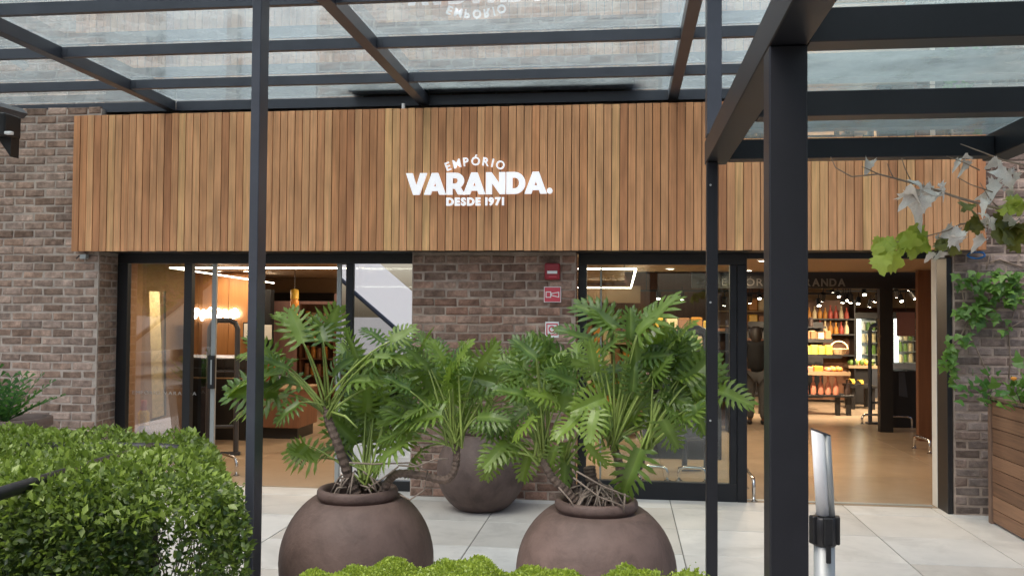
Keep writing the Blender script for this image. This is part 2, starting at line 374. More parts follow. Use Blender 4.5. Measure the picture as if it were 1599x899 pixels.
# upper storey
def xat(px, py=60, Y=7.75): return at(px, py, Y).x
W1, W2 = (xat(233), xat(497)), (xat(1028), xat(1250))
uw = thing('brick_wall', 'upper storey brick wall seen through the glass pergola roof', 'wall', (-1, 8, 3.45))
ub = G().box(-9, W1[0], 7.75, 8.05, 3.45, 7).box(W1[1], W2[0], 7.75, 8.05, 3.45, 7).box(W2[1], 5.5, 7.75, 8.05, 3.45, 7).box(W1[0], W1[1], 7.75, 8.05, 4.75, 7).box(W2[0], W2[1], 7.75, 8.05, 4.75, 7)
ub.box(-9, 5.5, 8.05, 8.3, 2.61, 8).build('mortar_bed', 'mortar', uw)
brickface(uw, 'brick_l', -5.9, xat(168), 3.45, 4.42, 7.75)
brickface(uw, 'brick_c', W1[1]+.01, W2[0]-.01, 3.45, 4.42, 7.75)
brickface(uw, 'brick_l', W2[1]+.01, 3.7, 3.45, 4.42, 7.75)
box('stone_pilaster', 'stoneband', uw, xat(168)+.01, W1[0], 7.70, 7.76, 3.45, 5)
box('stone_band', 'stoneband', uw, W1[1]+.02, W2[0]-.3, 7.715, 7.752, 4.0, 4.13)
def upwin(x0, x1, muls, label):
    t = thing('upper_window', label, 'window', ((x0+x1)/2, 7.85, 3.5))
    box('blind', 'blind', t, x0+.03, x1-.03, 7.93, 7.95, 3.5, 4.7)
    box('pane', 'glass_mid', t, x0+.03, x1-.03, 7.88, 7.888, 3.5, 4.72)
    box('frame', 'stoneband', t, x0, x0+.035, 7.80, 7.94, 3.46, 4.74); box('frame', 'stoneband', t, x1-.035, x1, 7.80, 7.94, 3.46, 4.74)
    box('sill', 'stoneband', t, x0+.035, x1-.035, 7.77, 7.94, 3.46, 3.52)
    for m in muls: box('mullion', 'stoneband', t, m-.05, m+.05, 7.82, 7.90, 3.52, 4.74)
upwin(W1[0], W1[1], [xat(357)], 'wide upper window with pale blinds above the left shopfront')
upwin(W2[0], W2[1], [xat(1120)], 'upper window behind the glass roof above the entrance')
t = thing('steel_canopy', 'black steel box canopy lying behind the top edge of the wooden fascia', 'canopy', (at(800,150,7.6).x, 7.6, 3.45))
a, b = at(545,150,7.6).x, at(990,150,7.6).x
box('canopy_box', 'black', t, a, b, 7.50, 7.745, 3.555, 3.66, .006); box('canopy_lip', 'metal', t, a-.02, b+.02, 7.47, 7.745, 3.663, 3.69, .004)
box('light_strip', 'fridge', t, at(690,150,7.5).x, at(790,150,7.5).x, 7.492, 7.4985, 3.59, 3.598)

# ================================================================== WOODEN FASCIA
FX0, FX1, FY, FZ0, FZ1 = -4.965, 2.858, 7.53, 2.137, 3.368
fa = thing('wooden_fascia', 'long wooden sign fascia of narrow vertical cedar boards over the shopfronts', 'fascia', ((FX0+FX1)/2, 7.6, FZ0))
nb = 116; pw = (FX1-FX0)/nb
bmv = []
for q in range(5):
    me = G().box(-pw/2+.0022+.0006*q*.5, pw/2-.0026, 0, .02, 0, FZ1-FZ0).mesh('board', bevel=.0016); me.materials.append(M['board']); bmv.append(me)
for i in range(nb):
    inst('board', random.choice(bmv), fa, (FX0+pw*(i+.5), FY+random.uniform(-.0025, .0025), FZ0+random.uniform(-.002, .002)))
box('backing_panel', 'black', fa, FX0+.01, FX1-.01, FY+.026, 7.62, FZ0+.015, FZ1-.03)
box('soffit_panel', 'black', fa, -4.74, 2.64, 7.625, 8.04, 2.139, 2.165)
box('side_board', 'board', fa, FX1-.012, FX1-.002, FY+.025, 7.70, FZ0+.003, FZ1-.003)

# ------------------------------------------------------------------ lettering
def textmesh(ch, size, depth, offset=0, sx=1):
    cu = bpy.data.curves.new('letter', 'FONT'); cu.body = ch; cu.size = size; cu.extrude = depth/2; cu.offset = offset
    cu.align_x = 'CENTER'; cu.resolution_u = 4
    o = bpy.data.objects.new('letter', cu); COL.objects.link(o)
    dg = bpy.context.evaluated_depsgraph_get(); me = bpy.data.meshes.new_from_object(o.evaluated_get(dg))
    COL.objects.unlink(o); bpy.data.objects.remove(o); bpy.data.curves.remove(cu)
    xs = [v.co.x for v in me.vertices] or [0]; 
    c = (max(xs)+min(xs))/2
    for v in me.vertices: v.co.x = (v.co.x-c)*sx
    me['w'] = (max(xs)-min(xs))*sx
    return me
def textrow(txt, parent, mname, x0, x1, y, z, h, depth, offset=0, gap=.16, arc=0, sx=1):
    size = h/.70; ms = []
    for ch in txt:
        if ch == ' ': ms.append(None); continue
        me = textmesh(ch, size, depth, offset, sx); me.materials.append(M[mname]); ms.append(me)
    tot = sum((m['w'] if m else h*.35)+gap*h for m in ms)-gap*h
    k = (x1-x0)/tot; x = x0; xc = (x0+x1)/2
    for m in ms:
        wd = (m['w'] if m else h*.35)*k
        if m:
            c = x+wd/2; rot = 0; zz = z; xx = c
            if arc:
                th = (c-xc)/arc; rot = th; zz = z-arc*(1-math.cos(th))
            inst('letter', m, parent, (xx, y, zz), (math.pi/2, rot, 0), (k, 1, 1))
        x += wd+gap*h*k
def polyletters(parent, mname, x0, x1, y, z, h, depth):
    "heavy geometric capitals V A R A N D A and a full stop, drawn as outlines and cut out of thick acrylic"
    s = .30; def_w = {'V':1.02,'A':1.06,'R':.84,'N':.92,'D':.9,'.':.24}
    def arc(cx, cz, rx, rz, a0, a1, n=10): return [(cx+rx*math.cos(R(a0+(a1-a0)*i/n)), cz+rz*math.sin(R(a0+(a1-a0)*i/n))) for i in range(n+1)]
    def shape(c):
        if c == 'V': return [[(.36,0),(.66,0),(1.02,1),(.70,1),(.51,.40),(.32,1),(0,1)]], []
        if c == 'A': return [[(0,0),(.32,0),(.38,.17),(.68,.17),(.74,0),(1.06,0),(.68,1),(.38,1)]], [[(.46,.38),(.53,.58),(.60,.38)]]
        if c == 'N': return [[(0,0),(.29,0),(.29,.50),(.66,0),(.92,0),(.92,1),(.63,1),(.63,.52),(.27,1),(0,1)]], []
        if c == 'D': return [[(0,0),(.40,0)]+arc(.40,.5,.50,.5,-90,90)+[(0,1)]], [[(.29,.25)]+[(.29,.75),(.39,.75)]+arc(.39,.5,.22,.25,90,-90,8)]
        if c == 'R': return [[(0,0),(.29,0),(.29,.27),(.40,.27),(.56,0),(.90,0),(.69,.33)]+arc(.45,.645,.40,.355,-40,90,8)+[(0,1)]], [[(.29,.50),(.29,.76),(.43,.76)]+arc(.43,.63,.12,.13,90,-90,6)]
        if c == '.': return [arc(.13,.13,.135,.135,0,330,11)], []
    txt = 'VARANDA.'; gaps = {'VA':-.13,'AR':.03,'RA':-.02,'AN':.03,'ND':.06,'DA':-.03,'A.':.0}
    tot = sum(def_w[c] for c in txt)+sum(gaps[txt[i:i+2]] for i in range(len(txt)-1)); k = (x1-x0)/tot; x = 0
    for i, c in enumerate(txt):
        outer, holes = shape(c)
        cu = bpy.data.curves.new('letter', 'CURVE'); cu.dimensions = '2D'; cu.fill_mode = 'BOTH'; cu.extrude = depth/2
        for pl in outer+holes:
            sp = cu.splines.new('POLY'); sp.points.add(len(pl)-1); sp.use_cyclic_u = True
            for p, (px, pz) in zip(sp.points, pl): p.co = ((px-def_w[c]/2)*k, (pz)*h, 0, 1)
        o = bpy.data.objects.new('letter', cu); COL.objects.link(o)
        me = bpy.data.meshes.new_from_object(o.evaluated_get(bpy.context.evaluated_depsgraph_get()))
        COL.objects.unlink(o); bpy.data.objects.remove(o); bpy.data.curves.remove(cu)
        me.materials.clear(); me.materials.append(M[mname])
        inst('letter', me, parent, (x0+(x+def_w[c]/2)*k, y, z), (math.pi/2, 0, 0))
        x += def_w[c]+(gaps[txt[i:i+2]] if i < len(txt)-1 else 0)
LY = FY-.032
sg = thing('shop_sign', 'white raised shop name lettering fixed to the middle of the wooden fascia', 'sign', (at(748,300,LY).x, LY, 2.5))
p0, p1 = at(634,304,LY), at(862,302,LY)
polyletters(sg, 'letter', p0.x, p1.x, LY, (p0.z+p1.z)/2-.003, at(750,269,LY).z-at(750,303,LY).z, .028)
q0, q1 = at(698,262,LY), at(786,262,LY)
textrow('EMPÓRIO', sg, 'letter', q0.x, q1.x, LY, at(742,258,LY).z, .070, .02, .0016, .30, .62)
q0, q1 = at(697,320,LY), at(787,320,LY)
textrow('DESDE 1971', sg, 'letter', q0.x, q1.x, LY, at(742,320.3,LY).z, .062, .02, .0045, .16)

# ================================================================== SHOPFRONTS
def pane(parent, m, x0, x1, z0, z1, y, name='pane'): return box(name, m, parent, x0, x1, y, y+.008, z0, z1)
lf = thing('glass_shopfront', 'black framed glass shopfront with open sliding doors left of the brick pier', 'shopfront', (-3.3, 7.97, 0))
H0, H1 = 2.05, 2.137
fr = lambda p, x0, x1, z0, z1, y0=7.93, y1=8.0, nm='frame', m='black': box(nm, m, p, x0, x1, y0, y1, z0, z1, .003)
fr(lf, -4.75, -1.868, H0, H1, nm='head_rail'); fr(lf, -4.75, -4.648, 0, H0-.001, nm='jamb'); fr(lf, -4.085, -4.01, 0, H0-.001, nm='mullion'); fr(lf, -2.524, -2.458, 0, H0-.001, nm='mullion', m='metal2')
fr(lf, -1.895, -1.868, 0, H0-.001, nm='jamb', m='metal')
fr(lf, -4.647, -4.086, 0, .09, nm='bottom_rail'); fr(lf, -2.457, -1.896, 0, .09, nm='bottom_rail')
pane(lf, 'glass_mid', -4.647, -4.086, .091, H0-.002, 7.96); pane(lf, 'glass_refl', -2.457, -1.896, .091, H0-.002, 7.96)
def leaf_door(parent, x0, x1, stile, gm, handle):
    d = box('sliding_leaf', gm, parent, x0, x1, 8.045, 8.053, .03, 2.06)
    box('stile', 'alu', d, stile-.022, stile+.022, 8.034, 8.064, .012, 2.062, .003); box('top_rail', 'black', d, x0, x1, 8.036, 8.066, 2.063, 2.13)
    if handle:
        box('handle', 'black', d, stile-.035, stile+.03, 8.0, 8.033, .88, 1.19, .004); box('handle', 'alu', d, stile-.006, stile+.008, 7.996, 7.999, .92, 1.15)
leaf_door(lf, -4.56, -3.86, -3.838, 'glass_mid', True)
leaf_door(lf, -2.60, -1.93, -2.622, 'glass_refl', False)
dc = thing('window_lettering', 'small pale shop name lettering across the leftmost glass pane', 'lettering', (at(255,612,7.95).x, 7.955, at(255,612,7.95).z))
a, b = at(206,615,7.95), at(306,615,7.95)
textrow('EMPÓRIO VARANDA', dc, 'decal', a.x, b.x, 7.957, a.z, .032, .002, 0, .3)

rf = thing('glass_shopfront', 'dark framed glass shopfront with wide open entrance right of the brick pier', 'shopfront', (1.1, 7.97, 0))
fr(rf, -.406, 1.05, 2.04, H1, nm='head_rail'); fr(rf, 1.051, 2.648, 2.092, H1, nm='head_rail')
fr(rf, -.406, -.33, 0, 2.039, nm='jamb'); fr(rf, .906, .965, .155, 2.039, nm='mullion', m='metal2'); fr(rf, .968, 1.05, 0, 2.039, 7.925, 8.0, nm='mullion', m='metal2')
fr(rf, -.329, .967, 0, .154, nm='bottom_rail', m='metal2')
pane(rf, 'glass', -.329, .905, .155, 2.038, 7.96)
d = box('sliding_leaf', 'glass', rf, -.2, .93, 8.045, 8.053, .03, 2.03)
box('stile', 'alu', d, -.215, -.2, 8.034, 8.064, .012, 2.03); box('bottom_rail', 'metal', d, -.199, .93, 8.03, 8.066, .004, .029)
fr(rf, 2.62, 2.66, 0, 2.091, 7.73, 7.975, nm='jamb'); fr(rf, 2.618, 2.66, 0, 2.135, 7.977, 8.10, nm='door_edge', m='paper')
box('track_plate', 'alu', rf, -.3, 2.6, 8.02, 8.08, .0008, .004)

# ================================================================== PERGOLA
PZ0, PZ1, GZ = 3.44, 3.515, 3.527
pg = thing('glass_pergola', 'dark steel pergola with flat glass roof along the shop facade', 'pergola', (-1.8, 4.22, 0))
RX = [(-6.35, -6.27), (-4.15, -4.07), (-1.80, -1.715), (.365, .445)]
PY = [3.32, 4.22, 5.13, 6.03, 6.95]
for x0, x1 in RX: box('rafter', 'metal', pg, x0, x1, 3.2, 7.69, PZ0-.012, PZ1+.004, .002)
seg = [(-8.5, -6.351), (-6.269, -4.151), (-4.069, -1.801), (-1.714, .364), (.446, 2.7)]
for y in PY:
    for x0, x1 in seg: box('purlin', 'metal', pg, x0, x1, y-.02, y+.02, PZ0, PZ1, .002)
for x0, x1 in seg: box('ledger', 'metal', pg, x0, x1, 7.692, 7.745, PZ0-.01, PZ1+.002, .002)
yy = [3.15]+PY[1:]+[7.74]
xx = [-8.5, -6.31, -4.11, -1.757, .405, 2.7]
for i in range(len(xx)-1):
    for j in range(len(yy)-1):
        box('roof_pane', 'roofglass', pg, xx[i]+.004, xx[i+1]-.004, yy[j]+.004, yy[j+1]-.004, GZ, GZ+.010)
for y in PY:
    for x0, x1 in RX:
        if y > 4.3: box('joint_plate', 'metal', pg, x1+.0005, x1+.045, y-.0235, y-.0205, PZ0+.012, PZ1-.012, .001); box('joint_plate', 'metal', pg, x0-.045, x0-.0005, y-.0235, y-.0205, PZ0+.012, PZ1-.012, .001)
post = box('post', 'metal', pg, -1.832, -1.786, 4.2, 4.305, 0, PZ0-.013, .003)
box('post', 'metal', pg, .372, .438, 4.15, 4.25, 2.425, PZ0-.013, .003)
c_ = at(631,168,7.6); wp = thing('white_pipe', 'short white pipe stub standing on top of the wooden fascia', 'pipe', (c_.x, 7.57, 3.30)); G().lathe((c_.x, 7.575, 3.345), [(.0,0),(.016,0),(.016,.075),(0,.075)], 12).build('pipe_stub', 'white', wp, WL[wp]); G().lathe((c_.x, 7.575, 3.345), [(.026,.0),(.026,.012),(.016,.013)], 12).build('collar', 'white', wp, WL[wp])
box('base_plate', 'metal', pg, -1.87, -1.748, 4.16, 4.345, .001, .012)
# lower walkway pergola
p2 = thing('glass_pergola', 'low dark steel walkway pergola with glass roof running towards the entrance', 'pergola', (.9, 3, 0))
B0, B1 = 2.31, 2.40
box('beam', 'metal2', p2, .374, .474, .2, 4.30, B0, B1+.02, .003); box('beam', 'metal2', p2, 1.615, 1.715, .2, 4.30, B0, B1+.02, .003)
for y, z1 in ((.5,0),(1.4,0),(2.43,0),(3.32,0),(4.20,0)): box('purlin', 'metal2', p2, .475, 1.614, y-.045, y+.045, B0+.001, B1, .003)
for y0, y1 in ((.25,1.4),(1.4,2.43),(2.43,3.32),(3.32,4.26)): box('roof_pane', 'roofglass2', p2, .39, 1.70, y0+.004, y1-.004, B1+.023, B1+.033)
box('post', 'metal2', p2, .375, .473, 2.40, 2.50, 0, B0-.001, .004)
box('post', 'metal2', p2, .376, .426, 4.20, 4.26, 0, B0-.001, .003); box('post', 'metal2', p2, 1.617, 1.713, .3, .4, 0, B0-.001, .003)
for z_ in (1.12, 1.66, 2.2):
    c_ = V3((.392, 4.199, z_)); G().tube([c_, c_+V3((0,-.004,0))], .005, 8).build('screw', 'alu', p2, c_)
# dark bracket with floodlight, top left
bl = thing('wall_floodlight', 'dark floodlight on a steel bracket under the left end of the glass roof', 'lamp', at(12,200,6.6))
a = at(34,180,6.7); b = at(-60,150,5.6)
G().tube([at(36,178,7.2), at(-70,150,6.2)], .045, 4).build('bracket_arm', 'metal', bl)
q = at(6,205,6.6); G().box(q.x-.16, q.x+.08, q.y-.1, q.y+.1, q.z-.05, q.z+.13).build('lamp_body', 'black', bl, bevel=.01)
q = at(14,208,6.45); G().box(q.x-.03, q.x+.03, q.y-.02, q.y+.02, q.z-.012, q.z+.012).build('lens', 'white', bl, bevel=.005)
q = at(10,235,6.6); G().add([(q.x-.14,q.y,q.z+.18),(q.x+.04,q.y,q.z+.18),(q.x+.035,q.y,q.z-.05),(q.x-.14,q.y+.1,q.z+.18),(q.x+.04,q.y+.1,q.z+.18),(q.x+.035,q.y+.1,q.z-.05)], [(0,1,2),(5,4,3),(0,3,4,1),(1,4,5,2),(2,5,3,0)]).build('gusset', 'black', bl)

# ================================================================== SIGNS ON THE PIER
def at7(x, y): return at(x, y, 7.735)
a, b = at7(851,411), at7(875,437)
t = thing('fire_alarm', 'dark red fire alarm call box on the brick pier', 'alarm', ((a.x+b.x)/2, 7.74, b.z))
G().box(a.x, b.x, 7.68, 7.738, b.z, a.z).build('housing', 'red', t, bevel=.016, seg=3)
c = at(862,425,7.675); G().box(c.x-.042, c.x+.045, 7.672, 7.6795, c.z-.012, c.z+.012).build('label_strip', 'white', t, bevel=.001)
c = at(863,432,7.675); G().box(c.x-.034, c.x+.034, 7.674, 7.6795, c.z-.004, c.z+.004).build('print_line', 'signred', t)
a, b = at7(849.5,447.5), at7(876,472)
t = thing('fire_sign', 'square red sign with white alarm horn pictogram on the brick pier', 'sign', ((a.x+b.x)/2, 7.735, b.z))
G().box(a.x, b.x, 7.731, 7.736, b.z, a.z).build('sign_plate', 'white', t); G().box(a.x+.006, b.x-.006, 7.728, 7.7305, b.z+.006, a.z-.006).build('red_field', 'signred', t)
W_, H_ = b.x-a.x, a.z-b.z; cx, cz = (a.x+b.x)/2, (a.z+b.z)/2
def outline(poly, wdt, y, parent, m, nm='pictogram'):
    g = G()
    for i in range(len(poly)):
        p, q = V3((poly[i][0], 0, poly[i][1])), V3((poly[(i+1)%len(poly)][0], 0, poly[(i+1)%len(poly)][1])); d = (q-p).normalized(); n_ = V3((-d.z, 0, d.x))*wdt/2; e = d*wdt*.45
        pts = [p-e-n_, q+e-n_, q+e+n_, p-e+n_]; g.prism([(v.x, v.z) for v in pts], y-.0012+random.uniform(0,.0003), y)
    return g.build(nm, m, parent)
outline([(cx-.055,cz-.024),(cx-.015,cz-.024),(cx-.015,cz+.022),(cx-.055,cz+.022)], .007, 7.7275, t, 'white')
outline([(cx-.01,cz-.008),(cx+.055,cz-.022),(cx+.055,cz+.02),(cx-.01,cz+.008)], .007, 7.7275, t, 'white')
def callsign(px0, py0, px1, py1, label, circ):
    a, b = at7(px0, py0), at7(px1, py1); cx, cz = (a.x+b.x)/2, (a.z+b.z)/2
    t = thing('fire_sign', label, 'sign', (cx, 7.735, b.z))
    G().box(a.x, b.x, 7.731, 7.736, b.z, a.z).build('sign_plate', 'white', t)
    w2 = (b.x-a.x)/2-.008
    if circ:
        outline([(cx-w2+.006,cz-w2+.008),(cx+w2-.006,cz-w2+.008),(cx+w2-.006,cz+w2-.002),(cx-w2+.006,cz+w2-.002)], .010, 7.7305, t, 'signred', 'red_border')
        outline([(cx+.024*math.cos(i*.5236),cz+.004+.024*math.sin(i*.5236)) for i in range(12)], .011, 7.7305, t, 'signred')
    else:
        G().box(a.x+.006, b.x-.006, 7.728, 7.7305, b.z+.006, b.z+(a.z-b.z)*.42).build('red_field', 'signred', t)
callsign(851.5, 502, 872.5, 527, 'small square white and red hydrant button sign below the horn sign', True)
callsign(858, 567, 876, 590, 'small white and red sign half hidden behind the philodendron leaves', False)
t = thing('call_button', 'small red call point on the brick pier low behind the leaves', 'alarm', at7(858, 598)); c = at7(858,598); G().box(c.x-.05, c.x+.05, 7.69, 7.738, c.z-.05, c.z+.05).build('housing', 'red', t, bevel=.01, seg=2); G().box(c.x-.02, c.x+.02, 7.684, 7.689, c.z-.02, c.z+.02).build('button', 'white', t)
# little brackets
c = at(131,399,7.58); t = thing('metal_bracket', 'small grey metal bracket under the left end of the wooden fascia', 'bracket', c)
G().box(c.x-.03,c.x+.03,c.y-.02,c.y+.03,c.z-.03,c.z+.012).build('plate', 'alu', t, bevel=.003); G().tube([c+V3((-.03,-.02,.0)), c+V3((-.055,-.03,-.03))], .006, 6).build('hook', 'black', t)
c = at(1523,396,7.62); t = thing('hose_coil', 'small coil of blue hose hanging under the right end of the fascia', 'hose', c)
G().tube([c+V3((.065*math.cos(k*.42)*(1+.06*math.sin(k)), .012*math.sin(k*1.7)-.02, .026*math.sin(k*.42)-.012+.004*math.sin(k*.9))) for k in range(46)], .006, 6).build('coil', 'blue', t, smooth=True)
G().tube([c+V3((0,-.02,.015)), c+V3((-.005,-.01,.06))], .004, 6).build('hanger', 'white', t)

# ================================================================== POTS
def pot(label, c, rb, h, rimr, grp='round terracotta pots'):
    t = thing('terracotta_pot', label, 'pot', c, grp)
    prof = [(.02, .0), (rb*.40, .0), (rb*.45, .004)]
    zc = h*.475
    for i in range(22):
        a = R(-62+i*(62+56)/21); prof.append((rb*math.cos(a)**.92 if math.cos(a) > 0 else 0, zc+h*.475*math.sin(a)/math.sin(R(60))*.985))
    ztop = prof[-1][1]
    prof = [p for p in prof if not (p[1] > h*.7 and p[0] < rimr)]
    zr = h*.915
    prof += [(rimr*.985, zr-.012), (rimr*.985, zr), (rimr*1.05, zr+.006), (rimr*1.075, zr+.022), (rimr*1.07, zr+.042), (rimr*1.03, zr+.054), (rimr*.96, zr+.056), (rimr*.9, zr+.05), (rimr*.87, zr+.03), (rimr*.86, zr-.05)]
    bdy = G().lathe(c, prof, 56).build('pot_body', 'terra', t, smooth=True)
    G().lathe(c, [(rimr*.9, zr-.02), (rimr*.6, zr-.005), (rimr*.25, zr+.012), (.005, zr+.014)], 24).build('soil', 'soil', t, smooth=True)
    return V3(c)+V3((0, 0, zr))
PA = pot('brown round terracotta pot in front, left one, holding the philodendron with the arching stems', (-1.355, 4.5, 0), .392, .712, .192)
PB = pot('brown round terracotta pot in front, right one, between the two near posts', (-.135, 4.5, 0), .397, .692, .192)
PC = pot('brown round terracotta pot standing against the brick pier behind the others', (-1.165, 7.345, 0), .365, .67, .18)
# ================================================================== PHILODENDRONS
def blade(seed):
    rs = random.Random(seed); g = G(); n = 8
    droop = rs.uniform(.10, .45); fold = rs.uniform(.2, .75)
    def P(x, y, ): return V3((x, y, fold*abs(x)*.8-.75*x*x-droop*y*y+.02*math.sin(9*y+seed)))
    def web(t): return .042+.092*math.sin(math.pi*min(1, .28+t*.70))
    mid = [P(0, i/14) for i in range(15)]
    for sx in (-1, 1):
        edge = [P(sx*web(i/14)*(1 if i < 14 else .2), i/14) for i in range(15)]
        base = len(g.v); g.v += mid+edge
        for i in range(14): g.f.append((base+i, base+i+1, base+15+i+1, base+15+i) if sx < 0 else (base+i, base+15+i, base+15+i+1, base+i+1))
        for j in range(n):
            t = .02+.88*j/(n-1); ang = R(120-92*(j/(n-1))**.85+rs.uniform(-6, 6))
            Ln = (.31*math.sin(math.pi*(.30+.62*j/(n-1)))+.06)*rs.uniform(.85, 1.14)
            if j == n-1: Ln = .17
            w0 = .074*rs.uniform(.9, 1.12); wv = web(t)*.8; tw = rs.uniform(-.10, .10); dz = rs.uniform(.0, .3)
            dx, dy = math.sin(ang)*sx, math.cos(ang); nx, ny = -dy, dx; sg = 1 if nx*0+ny*sx > 0 else -1
            pts = []
            for (u, wd) in ((0, w0*.9), (.34, w0*.80), (.62, w0*.92)):
                cx, cy = sx*wv+dx*Ln*u, t+dy*Ln*u+.10*Ln*u*u
                pts += [P(cx+nx*wd*.62, cy+ny*wd*.62)+V3((0,0,tw*wd)), P(cx, cy)+V3((0, 0, -.012)), P(cx-nx*wd*.62, cy-ny*wd*.62)-V3((0,0,tw*wd))]
            cx, cy = sx*wv+dx*Ln, t+dy*Ln+.12*Ln
            pts.append(P(cx+nx*w0*.12*sx, cy+ny*w0*.12*sx)+V3((0, 0, -dz*Ln)))
            cx, cy = sx*wv+dx*Ln*.84, t+dy*Ln*.84+.10*Ln
            pts += [P(cx+nx*w0*.80, cy+ny*w0*.80)+V3((0,0,-dz*Ln*.6)), P(cx-nx*w0*.72, cy-ny*w0*.72)+V3((0,0,-dz*Ln*.5))]
            b = len(g.v); g.v += pts
            for r in range(2):
                for k in range(2): g.f.append((b+3*r+k, b+3*r+k+1, b+3*r+k+4, b+3*r+k+3))
            g.f += [(b+7, b+8, b+9), (b+6, b+7, b+9), (b+3, b+6, b+10), (b+5, b+11, b+8)]
    me = bpy.data.meshes.new('leaf'); me.from_pydata(g.v, [], g.f)
    rib = [0.0]*len(g.v)
    for hb_ in (0, len(g.v)//2):
        for i in range(15): rib[hb_+i] = .85
        for j in range(n):
            b0 = hb_+30+j*12
            for k in (1, 4): rib[b0+k] = .62
            rib[b0+7] = .45
    me.attributes.new('rib', 'FLOAT', 'POINT').data.foreach_set('value', rib)
    for p in me.polygons: p.use_smooth = True
    me.materials.append(M['phil']); return me
BL = [blade(i) for i in range(8)]
def leafmatrix(B, T, nrm, wide=1):
    d = (T-B); L = d.length; d.normalize(); n_ = (nrm-d*nrm.dot(d)).normalized(); x = d.cross(n_)
    return Matrix(((x.x*L*wide, d.x*L, n_.x*L, B.x), (x.y*L*wide, d.y*L, n_.y*L, B.y), (x.z*L*wide, d.z*L, n_.z*L, B.z), (0, 0, 0, 1)))
CAMP = V3((0, 0, EYE))
def add_leaf(plant, apex, B, T, r=.0055, up=None, meshes=None, sagk=1):
    nrm = up or V3((random.uniform(-.7, .7), -.6+random.uniform(-.3, .3), .8+random.uniform(-.5, .4)))
    me = random.choice(meshes or BL)
    o = bpy.data.objects.new('leaf', me); COL.objects.link(o); o.parent = plant; WL[o] = B
    m = leafmatrix(B, T, nrm, random.uniform(1.0, 1.22)); m.translation = B-WL[plant]
    o.matrix_basis = m
    # petiole, arching up from the stem to the blade
    sp = B-apex; side = V3((0, 0, 1)); c1 = apex+sp*.35+side*sp.length*.10*sagk; c2 = apex+sp*.75+side*sp.length*.09*sagk
    pts = []
    for i in range(7):
        t = i/6; pts.append(apex*(1-t)**3+c1*3*t*(1-t)**2+c2*3*t*t*(1-t)+B*t**3)
    st = G().tube(pts, [r*(1.35-.75*i/6) for i in range(7)], 5).build('stalk', 'stalk', None, B, smooth=True)
    st.parent = o; st.matrix_parent_inverse = Matrix.Identity(4)
    st.matrix_basis = (Matrix.Translation(WL[plant]) @ o.matrix_basis).inverted() @ Matrix.Translation(B)
    return o
def stem(plant, pts, r0, r1, name='stem'):
    P = [V3(p) for p in pts]; out = []
    n = len(P)
    for i in range(n-1):       # Catmull-Rom
        p0, p1, p2, p3 = P[max(i-1,0)], P[i], P[i+1], P[min(i+2,n-1)]
        for k in range(9):
            t = k/9; out.append(.5*((2*p1)+(p2-p0)*t+(2*p0-5*p1+4*p2-p3)*t*t+(3*p1-p0-3*p2+p3)*t**3))
    out.append(P[-1]); m = len(out)
    rr = [(r0+(r1-r0)*i/(m-1))*(1.12 if i % 2 else .94) for i in range(m)]
    return G().tube(out, rr, 9).build(name, 'trunk', plant, smooth=False)
def leaves_px(plant, apex, lst, Y, dy=.12):
    for (bx, by, tx, ty) in lst:
        yb = Y+random.uniform(-dy, dy); B = at(bx, by, yb); T = at(tx, ty, yb+random.uniform(-.08, .05))
        k = random.uniform(.98, 1.14); T = B+(T-B)*k
        if (T-B).length < .14: T = B+(T-B).normalized()*.14+V3((0, -.07, .0))
        add_leaf(plant, apex+V3((random.uniform(-.012,.012), random.uniform(-.012,.012), random.uniform(-.03,.03))), B, T)
def leaves_rand(plant, apex, n, Y, px, py, dy, L=(.155, .23), seed=1):
    rs = random.Random(seed)
    for i in range(n):
        B = at(rs.uniform(*px), rs.uniform(*py), Y+rs.uniform(*dy)); d = (B-apex); d.y *= .7
        d = d.normalized()+V3((rs.uniform(-.5,.5), rs.uniform(-.5,.2), rs.uniform(-.45,.5))); T = B+d.normalized()*rs.uniform(*L)
        add_leaf(plant, apex, B, T)
def roots(plant, c, n, spread, seed=3):
    rs = random.Random(seed)
    for i in range(n):
        a = rs.uniform(0, 6.28); r0 = rs.uniform(.02, .08); r1 = spread*rs.uniform(.6, 1.0)
        p0 = c+V3((r0*math.cos(a), r0*math.sin(a), rs.uniform(.05, .14))); p2 = c+V3((r1*math.cos(a+rs.uniform(-.6,.6)), r1*math.sin(a), rs.uniform(.0, .03)))
        p1 = (p0+p2)/2+V3((rs.uniform(-.02,.02), rs.uniform(-.02,.02), rs.uniform(.0,.05)))
        G().tube([p0, p1, p2], [.005, .0055, .0035], 5).build('aerial_root', 'root', plant, smooth=True)
# --- left plant
LP = thing('philodendron', 'philodendron with a tall scarred stem and one stem arching right, in the left front pot', 'potted plant', PA, 'philodendrons in pots')
apA = at(509, 640, 4.45); apB = at(712, 695, 4.42)
stem(LP, [at(560,778,4.52), at(544,742,4.48), at(528,695,4.44), at(513,655,4.44), apA+V3((0,0,.02))], .027, .019)
stem(LP, [at(592,778,4.46), at(606,752,4.44), at(622,739,4.42), at(660,742,4.40), at(697,748,4.40), at(712,725,4.41), apB+V3((0,0,.01))], .021, .018)
for q in ([(545,722),(585,724),(640,722),(668,735),(662,765),(640,780),(625,772)], [(570,765),(600,745),(622,728)], [(622,726),(650,728),(680,716),(700,716)]):
    G().tube([at(x, y, 4.36) for x, y in q], .0045, 6).build('aerial_root', 'root', LP, smooth=True)
roots(LP, PA, 22, .17, 3)
G().tube([apA, at(540,650,4.36), at(558,668,4.33)], [.007,.006,.004], 6).build('cut_stalk', 'stalk', LP, smooth=True)
